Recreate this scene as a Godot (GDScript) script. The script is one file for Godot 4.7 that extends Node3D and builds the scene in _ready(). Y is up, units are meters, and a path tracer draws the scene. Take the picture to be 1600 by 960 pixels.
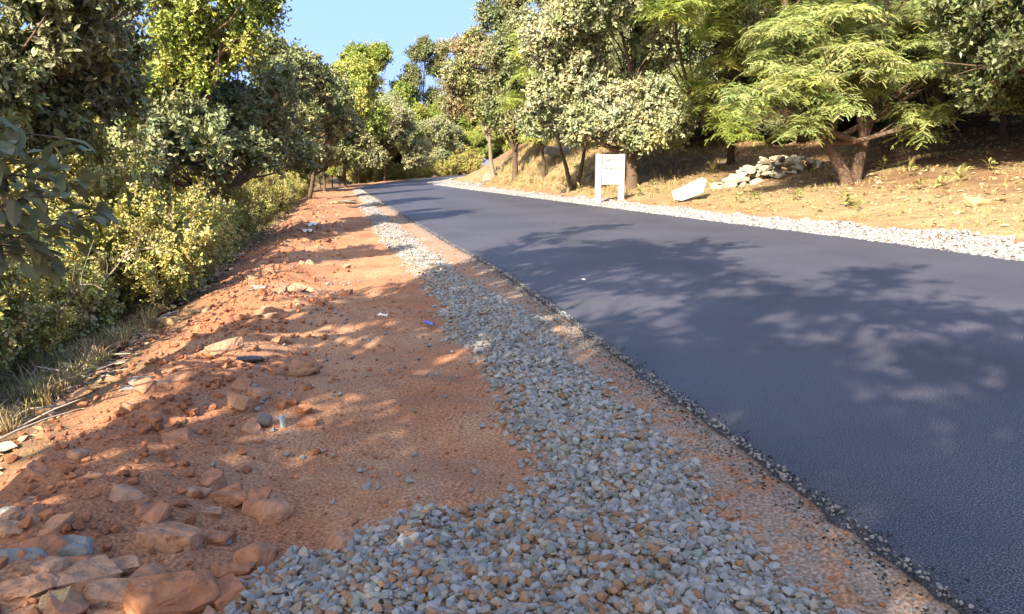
extends Node3D
# A newly laid road through a dry forest, seen from its red dirt shoulder. x right, y up, -z ahead; d below is the distance ahead (-z).

const TILT := 0.0524          # the road's cross slope, falling to the left
const HALF := 3.0             # half of the asphalt's width
var rng := RandomNumberGenerator.new()
var n1 := FastNoiseLite.new()
var n2 := FastNoiseLite.new()
var names := {}
var mat := {}
var road_pts: Array[Vector2] = []
var field := PackedFloat32Array()
const FX0 := -80.0
const FD0 := -40.0
const FW := 190
const FH := 210

func _ready() -> void:
	rng.seed = 7
	n1.seed = 3; n1.frequency = 1.0; n1.fractal_octaves = 3
	n2.seed = 11; n2.frequency = 1.0; n2.noise_type = FastNoiseLite.TYPE_CELLULAR
	set_view()
	make_materials()
	make_road_line()
	build_ground()
	build_road()
	build_gravel()
	build_rocks()
	build_signs()
	build_trees()
	build_shrubs()
	build_floor_cover()
	build_litter()

# ---------------------------------------------------------------- camera, sky, sun
func set_view() -> void:
	var cam := Camera3D.new(); cam.name = "camera"; add_child(cam)
	cam.position = Vector3(0, 1.5, 0)
	cam.rotation_degrees = Vector3(-10.79, 0, 0)
	cam.fov = 44.07; cam.near = 0.05; cam.far = 3000.0; cam.current = true
	var we := WorldEnvironment.new(); we.name = "environment"; add_child(we)
	var e := Environment.new(); we.environment = e
	e.background_mode = Environment.BG_SKY
	e.tonemap_mode = Environment.TONE_MAPPER_LINEAR
	e.tonemap_exposure = 4.6
	e.sdfgi_enabled = true; e.ssao_enabled = true; e.ssil_enabled = true
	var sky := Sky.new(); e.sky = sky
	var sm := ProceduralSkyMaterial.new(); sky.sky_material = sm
	sm.sky_top_color = Color(0.32, 0.445, 0.63)
	sm.sky_horizon_color = Color(0.43, 0.495, 0.635)
	sm.sun_angle_max = 70.0  # glow round the unseen sun widened, added as warm fill for the shade
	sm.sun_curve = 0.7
	sm.sky_curve = 0.15
	sm.ground_horizon_color = Color(0.45, 0.42, 0.36)
	sm.ground_bottom_color = Color(0.25, 0.22, 0.16)
	var sun := DirectionalLight3D.new(); sun.name = "sun"; add_child(sun)
	var el := deg_to_rad(36.0)
	sun.look_at_from_position(Vector3.ZERO, Vector3(0.50 * cos(el), -sin(el), -0.866 * cos(el)), Vector3.UP)
	sun.light_energy = 1.3
	sun.light_color = Color(1.0, 0.95, 0.86)
	sun.light_angular_distance = 0.5
	sun.shadow_enabled = true

# ---------------------------------------------------------------- helpers
func numbered(called: String) -> String:
	var k: int = names.get(called, 0)
	names[called] = k + 1
	return called if k == 0 else "%s_%03d" % [called, k]

func tag(o: Node, label := "", category := "", group := "", kind := "") -> Node:
	if label: o.set_meta("label", label)
	if category: o.set_meta("category", category)
	if group: o.set_meta("group", group)
	if kind: o.set_meta("kind", kind)
	return o

func thing(called: String, at: Vector3, turn: float, label: String, category: String, group := "") -> Node3D:
	var o := Node3D.new(); o.name = numbered(called); add_child(o)
	o.position = at; o.rotation.y = turn
	tag(o, label, category, group)
	return o

func obj(called: String, mesh: Mesh, m: Material, parent: Node = null) -> MeshInstance3D:
	var o := MeshInstance3D.new()
	o.mesh = mesh
	o.material_override = m
	if parent == null:
		o.name = numbered(called); add_child(o)
	else:
		o.name = called; parent.add_child(o, true)
	return o

func many(called: String, mesh: Mesh, m: Material, where: Array, tints: Array, parent: Node = null) -> MultiMeshInstance3D:
	var mm := MultiMesh.new()
	mm.transform_format = MultiMesh.TRANSFORM_3D
	mm.use_colors = true
	mm.mesh = mesh
	mm.instance_count = where.size()
	for i in where.size():
		mm.set_instance_transform(i, where[i])
		mm.set_instance_color(i, tints[i])
	var o := MultiMeshInstance3D.new()
	o.multimesh = mm; o.material_override = m
	o.set_meta("kind", "stuff")
	if parent == null:
		o.name = numbered(called); add_child(o)
	else:
		o.name = called; parent.add_child(o, true)
	return o

class Shape:
	var v := PackedVector3Array()
	var c := PackedColorArray()
	var uv := PackedVector2Array()
	var n := PackedVector3Array()
	var i := PackedInt32Array()
	func tri(a: Vector3, b: Vector3, d: Vector3, col := Color.WHITE) -> void:
		var k := v.size()
		v.append(a); v.append(b); v.append(d)
		c.append(col); c.append(col); c.append(col)
		i.append(k); i.append(k + 1); i.append(k + 2)
	func quad(a: Vector3, b: Vector3, d: Vector3, e: Vector3, col := Color.WHITE) -> void:
		tri(a, b, d, col); tri(a, d, e, col)
	func tube(pts: Array, radii: Array, sides: int, col := Color.WHITE) -> void:
		var k := v.size()
		var last := Vector3.RIGHT
		for p in pts.size():
			var dir: Vector3 = (pts[mini(p + 1, pts.size() - 1)] - pts[maxi(p - 1, 0)]).normalized()
			var side := (last - dir * last.dot(dir))
			if side.length() < 0.01: side = dir.cross(Vector3(0.3, 0.2, 1.0))
			side = side.normalized(); last = side
			var up := dir.cross(side)
			for s in sides:
				var a := TAU * s / sides
				var out := side * cos(a) + up * sin(a)
				v.append(pts[p] + out * radii[p]); c.append(col); n.append(out)
		for p in pts.size() - 1:
			for s in sides:
				var a := k + p * sides + s
				var b := k + p * sides + (s + 1) % sides
				i.append(a); i.append(a + sides); i.append(b)
				i.append(b); i.append(a + sides); i.append(b + sides)
	func done() -> ArrayMesh:
		var arr := []; arr.resize(Mesh.ARRAY_MAX)
		arr[Mesh.ARRAY_VERTEX] = v
		arr[Mesh.ARRAY_INDEX] = i
		if c.size() == v.size(): arr[Mesh.ARRAY_COLOR] = c
		if n.size() == v.size(): arr[Mesh.ARRAY_NORMAL] = n
		if uv.size() == v.size(): arr[Mesh.ARRAY_TEX_UV] = uv
		var m := ArrayMesh.new()
		m.add_surface_from_arrays(Mesh.PRIMITIVE_TRIANGLES, arr)
		return m

func rr(a: float, b: float) -> float:
	return rng.randf_range(a, b)

func rdir() -> Vector3:
	var z := rr(-1, 1); var a := rr(0, TAU); var r := sqrt(1 - z * z)
	return Vector3(r * cos(a), z, r * sin(a))

func frame_along(dir: Vector3, roll: float) -> Basis:      # y along dir
	var side := dir.cross(Vector3(0.31, 0.17, 0.93)).normalized()
	side = side.rotated(dir, roll)
	return Basis(side, dir, side.cross(dir))

# ---------------------------------------------------------------- materials
func noise_texture(freq: float, sd: int, lo: Color, hi: Color, kind := FastNoiseLite.TYPE_SIMPLEX_SMOOTH, oct := 4, size := 512, lo_at := 0.0, hi_at := 1.0) -> NoiseTexture2D:
	var n := FastNoiseLite.new(); n.seed = sd; n.frequency = freq; n.noise_type = kind; n.fractal_octaves = oct
	var t := NoiseTexture2D.new(); t.width = size; t.height = size; t.seamless = true; t.noise = n
	var g := Gradient.new(); g.set_color(0, lo); g.set_color(1, hi); g.set_offset(0, lo_at); g.set_offset(1, hi_at); t.color_ramp = g
	return t

func rough(color: Color, roughness: float, tex: Texture2D, bump: Texture2D, bump_cm: float, scale: float, in_world := true, vertex := true) -> StandardMaterial3D:
	var m := StandardMaterial3D.new()
	m.albedo_color = color.linear_to_srgb(); m.roughness = roughness; m.metallic_specular = 0.35
	m.vertex_color_use_as_albedo = vertex
	m.albedo_texture = tex
	m.uv1_triplanar = true; m.uv1_world_triplanar = in_world; m.uv1_scale = Vector3.ONE * scale
	if bump:
		m.heightmap_enabled = true; m.heightmap_texture = bump; m.heightmap_scale = bump_cm
	return m

func leafy(called: String, roughness: float, back: float) -> StandardMaterial3D:
	var m := StandardMaterial3D.new()
	m.vertex_color_use_as_albedo = true; m.roughness = roughness; m.metallic_specular = 0.5
	m.cull_mode = BaseMaterial3D.CULL_DISABLED
	if back > 0:
		m.backlight_enabled = true; m.backlight = Color(0.95, 1.0, 0.45) * back
		m.backlight.a = 1.0
	m.resource_name = called
	return m

func make_materials() -> void:
	var grey := noise_texture(0.02, 5, Color(0.70, 0.70, 0.70), Color(1, 1, 1), FastNoiseLite.TYPE_SIMPLEX_SMOOTH, 5)
	var fine := noise_texture(0.055, 8, Color(0.60, 0.57, 0.55), Color(1, 1, 1), FastNoiseLite.TYPE_SIMPLEX_SMOOTH, 7, 1024, 0.15, 0.8)
	var grit := noise_texture(0.09, 9, Color(0, 0, 0), Color(1, 1, 1), FastNoiseLite.TYPE_CELLULAR, 3)
	var lumps := noise_texture(0.014, 10, Color(0, 0, 0), Color(1, 1, 1), FastNoiseLite.TYPE_SIMPLEX_SMOOTH, 7)
	mat.soil = rough(Color(1, 1, 1), 0.95, fine, lumps, 1.3, 0.75)
	mat.floor = rough(Color(1, 1, 1), 0.95, fine, lumps, 5.0, 0.42)
	var tar := noise_texture(0.17, 21, Color(0.14, 0.14, 0.15), Color(1, 1, 1), FastNoiseLite.TYPE_SIMPLEX_SMOOTH, 3, 1024, 0.30, 0.72)
	mat.asphalt = rough(Color(0.146, 0.138, 0.180), 0.62, tar, tar, 0.45, 0.55)
	mat.asphalt.metallic_specular = 0.5
	mat.rock = rough(Color(1, 1, 1), 0.9, grey, lumps, 3.0, 1.3, true)
	mat.pebble = rough(Color(1, 1, 1), 0.85, grey, null, 0, 1.6, false)
	mat.bark = rough(Color(0.17, 0.115, 0.08), 0.9, fine, lumps, 3.0, 1.7, false, false)
	mat.pale_bark = rough(Color(0.30, 0.25, 0.19), 0.9, fine, lumps, 2.0, 1.7, false, false)
	mat.twig = rough(Color(0.25, 0.18, 0.10), 0.9, fine, null, 0, 2.0, false, false)
	mat.leaf = leafy("leaf", 0.42, 0.55)
	mat.dull_leaf = leafy("dull_leaf", 0.6, 0.45)
	mat.dry = leafy("dry", 0.85, 0.25)
	mat.paint = rough(Color(0.52, 0.46, 0.43), 0.7, grey, lumps, 0.3, 0.9, false, false)
	mat.white = rough(Color(0.60, 0.585, 0.58), 0.75, grey, lumps, 0.4, 0.5, false, false)

# ---------------------------------------------------------------- the lie of the land
func make_road_line() -> void:
	var c := Curve2D.new()
	var k := ROADLINE
	for j in k.size():
		var a: Vector2 = k[maxi(j - 1, 0)]
		var b: Vector2 = k[mini(j + 1, k.size() - 1)]
		var h: Vector2 = (b - a) / 6.0
		c.add_point(k[j], -h, h)
	c.bake_interval = 0.4
	var total := c.get_baked_length()
	var s := 0.0
	while s < total:
		road_pts.append(c.sample_baked(s, true)); s += 1.0
	field.resize(FW * FH)
	for y in FH:
		for x in FW:
			field[y * FW + x] = side_of(Vector2(FX0 + x, FD0 + y))

func side_of(p: Vector2) -> float:      # distance from the middle of the road, right of it positive
	var best := 1e9
	var sgn := 1.0
	for j in road_pts.size() - 1:
		var a := road_pts[j]
		var ab := road_pts[j + 1] - a
		var q := a + ab * clampf((p - a).dot(ab) / ab.length_squared(), 0, 1)
		var dd := p.distance_squared_to(q)
		if dd < best:
			best = dd
			sgn = 1.0 if ab.cross(p - a) < 0 else -1.0
	return sqrt(best) * sgn

func across(x: float, d: float) -> float:
	var fx := clampf(x - FX0, 0, FW - 1.01); var fy := clampf(d - FD0, 0, FH - 1.01)
	var ix := int(fx); var iy := int(fy)
	fx -= ix; fy -= iy
	var k := iy * FW + ix
	return lerpf(lerpf(field[k], field[k + 1], fx), lerpf(field[k + FW], field[k + FW + 1], fx), fy)

func plane(x: float, d: float) -> float:
	return TILT * clampf(x, -26.0, 30.0) + 0.35 * smoothstep(70.0, 105.0, d)

func land(x: float, d: float, fine := true) -> float:
	var t := across(x, d)
	var y := plane(x, d) - 0.03
	if t < 0:
		var u := -t - HALF
		y += -0.02 * smoothstep(0.0, 0.5, u)
		y += 0.12 * exp(-pow((u - 3.2) / 0.55, 2.0)) * smoothstep(70.0, 40.0, d)
		y -= 0.55 * smoothstep(3.5, 6.8, u) + 0.04 * maxf(u - 6.0, 0.0) * smoothstep(60.0, 6.0, u)
		y += 0.5 * smoothstep(30.0, 60.0, u)
	else:
		var v := t - HALF
		y += 0.10 * clampf(v - 1.1, 0, 4) + 0.19 * clampf(v - 5.1, 0, 24) + 0.08 * clampf(v - 29.0, 0, 60)
		var e := Vector2((x - 5.2) / 6.5, (d - 47.0) / 11.0).length_squared()
		y += 3.1 * exp(-e * 1.1) * smoothstep(1.0, 4.6, v)
		y += 2.5 * exp(-Vector2((x - 6.0) / 12.0, (d - 66.0) / 13.0).length_squared()) * smoothstep(1.5, 7.0, v)
	if fine:
		var off := smoothstep(HALF + 0.3, HALF + 1.5, absf(t))
		y += (0.10 * n1.get_noise_2d(x * 0.35, d * 0.35) + 0.05 * n1.get_noise_2d(x * 1.3 + 40, d * 1.3)) * off
	return y

func land_color(x: float, d: float) -> Color:
	var t := across(x, d)
	var a := n1.get_noise_2d(x * 0.6 + 9, d * 0.6)
	var b := n1.get_noise_2d(x * 2.7, d * 2.7 + 30)
	var red := Color(0.38, 0.172, 0.088).lerp(Color(0.45, 0.265, 0.155), clampf(0.4 + a * 0.9 + b * 0.5, 0, 1))
	var litter := Color(0.18, 0.10, 0.055).lerp(Color(0.27, 0.17, 0.09), clampf(0.4 + a + b, 0, 1))
	var straw := Color(0.27, 0.20, 0.10).lerp(Color(0.36, 0.285, 0.15), clampf(0.5 + a + b * 0.6, 0, 1))
	if t < 0:
		var u := -t - HALF + a * 0.5 + b * 0.3
		return red.lerp(litter, smoothstep(3.5, 4.0, u))
	var v := t - HALF + a * 1.2 + b * 0.5
	var c := red.lerp(straw, smoothstep(0.9, 2.2, v))
	return c.lerp(litter, smoothstep(4.0, 6.0, v) * smoothstep(-0.1, 0.15, 0.2 + a))

func spot(x: float, d: float, lift := 0.0) -> Vector3:
	return Vector3(x, land(x, d) + lift, -d)

func grid(xs: Array, ds: Array, lump: float, lower_under_road := true, color := true) -> ArrayMesh:
	var s := Shape.new()
	var w := xs.size()
	for d in ds:
		for x in xs:
			var y := land(x, d)
			var t := across(x, d)
			if lower_under_road and absf(t) < HALF + 0.06: y -= 0.18
			if lump > 0.0:
				var m := n2.get_noise_2d(x * 2.6, d * 2.6)
				var u := -t - HALF
				var wild := 0.2 + 0.9 * exp(-pow((u - 3.0) / 1.1, 2.0))
				y += lump * wild * (-m - 0.4) + lump * 0.25 * n1.get_noise_2d(x * 9.0, d * 9.0)
			s.v.append(Vector3(x, y, -d))
			s.c.append(land_color(x, d))
	for r in ds.size() - 1:
		for k in w - 1:
			var a := r * w + k
			s.i.append(a); s.i.append(a + w); s.i.append(a + 1)
			s.i.append(a + 1); s.i.append(a + w); s.i.append(a + w + 1)
	s.n.resize(s.v.size())
	for j in range(0, s.i.size(), 3):
		var p := s.i[j]; var q := s.i[j + 1]; var o := s.i[j + 2]
		var nn := (s.v[o] - s.v[p]).cross(s.v[q] - s.v[p])
		s.n[p] += nn; s.n[q] += nn; s.n[o] += nn
	for j in s.n.size(): s.n[j] = s.n[j].normalized()
	return s.done()

func steps(a: float, b: float, first: float, growth: float, most: float) -> Array:
	var out := [a]
	var h := first
	while out[-1] < b:
		out.append(minf(out[-1] + h, b)); h = minf(h * growth, most)
	return out

func even(a: float, b: float, h: float) -> Array:
	var out := []
	var k := int(ceil((b - a) / h))
	for j in k + 1: out.append(a + (b - a) * j / k)
	return out

# ---------------------------------------------------------------- where things stand (metres: x to the right, d ahead)
const ROADLINE := [Vector2(13.5, -45), Vector2(9.6, -22), Vector2(7, -10), Vector2(4.95, 0), Vector2(3.88, 5.6), Vector2(2.75, 11.3), Vector2(1.5, 16.4), Vector2(-0.15, 23.5), Vector2(-4.15, 40.8), Vector2(-8.1, 58), Vector2(-10.6, 70), Vector2(-11, 80), Vector2(-8.6, 88.5), Vector2(-3, 95), Vector2(5, 100), Vector2(16, 105), Vector2(34, 112), Vector2(60, 124)]
const HEAP_LEFT := [[-1.00, 1.00], [-1.05, 2.41], [-1.03, 2.66], [-0.93, 2.90], [-0.52, 3.18], [0.050, 3.36], [0.20, 3.82], [-0.040, 4.50], [-0.15, 5.58], [-0.50, 6.76], [-0.80, 8.48], [-1.45, 11.37], [-2.77, 16.40], [-5.00, 26.53], [-6.90, 34.00]]
const HEAP_RIGHT := [[1.10, 1.00], [1.02, 2.24], [0.94, 2.57], [0.87, 3.00], [0.85, 3.40], [0.65, 4.64], [0.48, 5.46], [0.25, 7.15], [-0.50, 9.79], [-1.68, 14.62], [-3.60, 22.63], [-6.10, 34.00]]
const ROCKS := [
	[-1.25, 2.55, 0.17, 0.076, 0.11, 0.50, 0.30, "red", "large flat-topped red-brown rock in the bottom left corner", ""],
	[-1.46, 2.55, 0.12, 0.044, 0.076, 0.30, 0.10, "red", "long red rock just left of the largest rock", ""],
	[-1.54, 2.74, 0.091, 0.032, 0.058, 0.30, 0.10, "red", "buried red rock behind the long red rock, near the lilac wrapper", ""],
	[-1.31, 3.07, 0.10, 0.032, 0.064, -0.10, 0.050, "red", "flat red rock with a grey chip on it, above the largest rock", ""],
	[-1.44, 3.06, 0.052, 0.030, 0.039, -0.21, 0.000, "red", "small squarish red rock left of the flat red rock", ""],
	[-1.36, 3.43, 0.081, 0.043, 0.054, 0.10, 0.10, "red", "blocky red rock, upper left one of the pair beside the dirt track", ""],
	[-1.22, 3.49, 0.068, 0.031, 0.043, -0.30, 0.10, "red", "blocky red rock, right one of the pair beside the dirt track", ""],
	[-1.55, 3.48, 0.065, 0.022, 0.041, -0.32, 0.000, "red", "low wedge of red rock left of the blocky pair", ""],
	[-1.41, 3.30, 0.061, 0.021, 0.039, -0.083, 0.000, "red", "cracked red rock just below the blocky pair", ""],
	[-2.33, 3.86, 0.066, 0.034, 0.043, -0.28, 0.000, "red", "upright red rock in the sunlit gap at the thicket's foot", ""],
	[-2.02, 3.46, 0.059, 0.022, 0.037, -0.35, 0.000, "red", "red rock half sunk in the dirt slope below the upright rock", ""],
	[-2.18, 3.10, 0.087, 0.040, 0.055, 0.20, 0, "grey", "dark layered grey boulder at the left edge", ""],
	[-2.05, 2.87, 0.064, 0.035, 0.044, -0.079, 0.000, "red", "rounded red boulder under the layered grey boulder", ""],
	[-1.78, 2.75, 0.11, 0.044, 0.071, 0.20, 0.25, "grey", "pale grey rough chunk with a white wrapper on it", ""],
	[-1.86, 2.63, 0.087, 0.042, 0.055, 0.40, 0.10, "grey", "dark grey boulder below the pale grey chunk", ""],
	[-1.74, 2.47, 0.10, 0.034, 0.064, 0.40, 0.10, "red", "long red slab tilted under the grey boulder at the left edge", ""],
	[-1.67, 2.37, 0.058, 0.022, 0.037, 0.33, 0.000, "red", "red rock at the very bottom left corner", ""],
	[-1.61, 2.42, 0.058, 0.034, 0.045, 0.50, 0.30, "tan", "sunlit orange rock with dry roots near the bottom left corner", ""],
	[-2.42, 3.46, 0.098, 0.024, 0.062, 0.24, 0.000, "red", "flat dark red rock above the layered grey boulder", ""],
	[-2.22, 3.31, 0.067, 0.025, 0.042, 0.21, 0.000, "red", "red rock wedged beside the layered grey boulder", ""],
	[-1.13, 2.82, 0.077, 0.022, 0.048, 0.20, 0.10, "red", "red rock just right of the largest rock", ""],
	[-1.09, 2.67, 0.066, 0.023, 0.042, -0.22, 0.000, "red", "low red rock where the gravel meets the largest rock", ""],
	[-1.50, 4.85, 0.081, 0.028, 0.051, 0.029, 0.000, "red", "flat red stone on the track behind the broken pot", ""],
	[-2.55, 6.23, 0.092, 0.031, 0.058, -0.18, 0.000, "red", "brick-shaped red stone left of the black bottle", ""],
	[-2.01, 4.34, 0.048, 0.027, 0.034, -0.26, 0.000, "red", "round red stone on the ridge beside the sun streak", ""],
	[-1.98, 4.49, 0.042, 0.024, 0.034, -0.32, 0.000, "red", "narrow red stone right of the round ridge stone", ""],
	[-2.45, 5.10, 0.075, 0.031, 0.047, -0.23, 0.000, "red", "red stone on the ridge's dark outer side", ""],
	[-2.49, 4.82, 0.077, 0.030, 0.049, 0.34, 0.000, "red", "broad red stone where the ridge meets the dry litter", ""],
	[-2.64, 4.68, 0.049, 0.019, 0.031, 0.26, 0.000, "red", "small red stone with a sunlit edge at the litter's border", ""],
	[-2.56, 7.21, 0.080, 0.027, 0.050, 0.25, 0.000, "red", "split red stone on the ridge beyond the black bottle", ""],
	[-3.17, 9.39, 0.095, 0.040, 0.060, 0.24, 0.000, "grey", "grey boulder on the ridge at the edge of the sunlight", ""],
	[-3.74, 6.43, 0.11, 0.057, 0.072, -0.25, 0.000, "grey", "weathered grey boulder under the thicket, left one of two", ""],
	[-2.81, 5.53, 0.10, 0.040, 0.064, -0.15, 0.000, "grey", "weathered grey boulder under the thicket, right one of two", ""],
	[-2.76, 5.24, 0.059, 0.023, 0.037, 0.10, 0.000, "grey", "pale blue-grey stone at the foot of the ridge", ""],
	[-3.91, 7.38, 0.097, 0.042, 0.061, 0.19, 0.000, "tan", "sunlit tan boulder under the thicket", ""],
	[-3.80, 8.23, 0.11, 0.056, 0.072, 0.28, 0.000, "tan", "sunlit tan boulder by the dry grass clump", ""],
	[-3.72, 8.59, 0.084, 0.049, 0.062, 0.30, 0.000, "tan", "small sunlit stone next to the tan boulder", ""],
	[-8.02, 37.30, 0.42, 0.11, 0.26, 0.10, 0, "grey", "smooth dark boulder lying on the shoulder far ahead", ""],
	[-8.56, 37.14, 0.16, 0.078, 0.10, -0.33, 0.000, "tan", "yellowish stone touching the smooth dark boulder", ""],
	[8.82, 14.47, 0.23, 0.10, 0.15, 0.20, 0.10, "tan", "orange boulder on the sunny verge under the right-hand trees", ""],
	[2.54, 40.96, 0.98, 0.29, 0.62, 0.085, 0.000, "grey", "dark ledge of rock under the roots on the grassy bank", ""],
	[-1.53, 52.42, 0.55, 0.29, 0.37, 0.20, 0.90, "grey", "grey rock outcrop at the foot of the bank where the road bends", ""],
]
const PILE := [8.48, 25.57]
const SIGN := [3.34, 26.25, 0.10]
const SLAB := [5.33, 23.12]
const BOTTLE := [-2.14, 6.07]
const SHARD := [-1.52, 4.42]
const WRAPPERS := [
	[-0.80, 7.21, 0.11, Color(0.12, 0.20, 0.62), "crumpled bright blue plastic scrap on the red dirt"],
	[-1.32, 7.57, 0.090, Color(0.75, 0.73, 0.68), "crumpled white paper scrap in the sun streak on the dirt"],
	[-1.53, 2.96, 0.070, Color(0.36, 0.28, 0.45), "small lilac wrapper on the red slope above the long rock"],
	[-1.77, 2.79, 0.080, Color(0.62, 0.66, 0.80), "pale blue-white wrapper on the grey rough chunk"],
	[-5.50, 20.95, 0.30, Color(0.70, 0.74, 0.76), "white plastic litter on the sunlit part of the shoulder"],
	[-5.11, 19.09, 0.28, Color(0.80, 0.76, 0.70), "cream paper litter just below the white plastic litter"],
	[-1.45, 4.52, 0.050, Color(0.45, 0.50, 0.56), "small blue-grey foil scrap right of the broken pot"],
	[-3.22, 9.24, 0.080, Color(0.62, 0.66, 0.72), "pale foil scrap on the ridge by the grey boulder"],
	[0.90, 9.41, 0.070, Color(0.75, 0.73, 0.7), "tiny white paper scrap lying on the asphalt"],
	[3.23, 5.91, 0.040, Color(0.70, 0.62, 0.45), "tiny straw-coloured scrap on the asphalt at right"],
]
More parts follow.
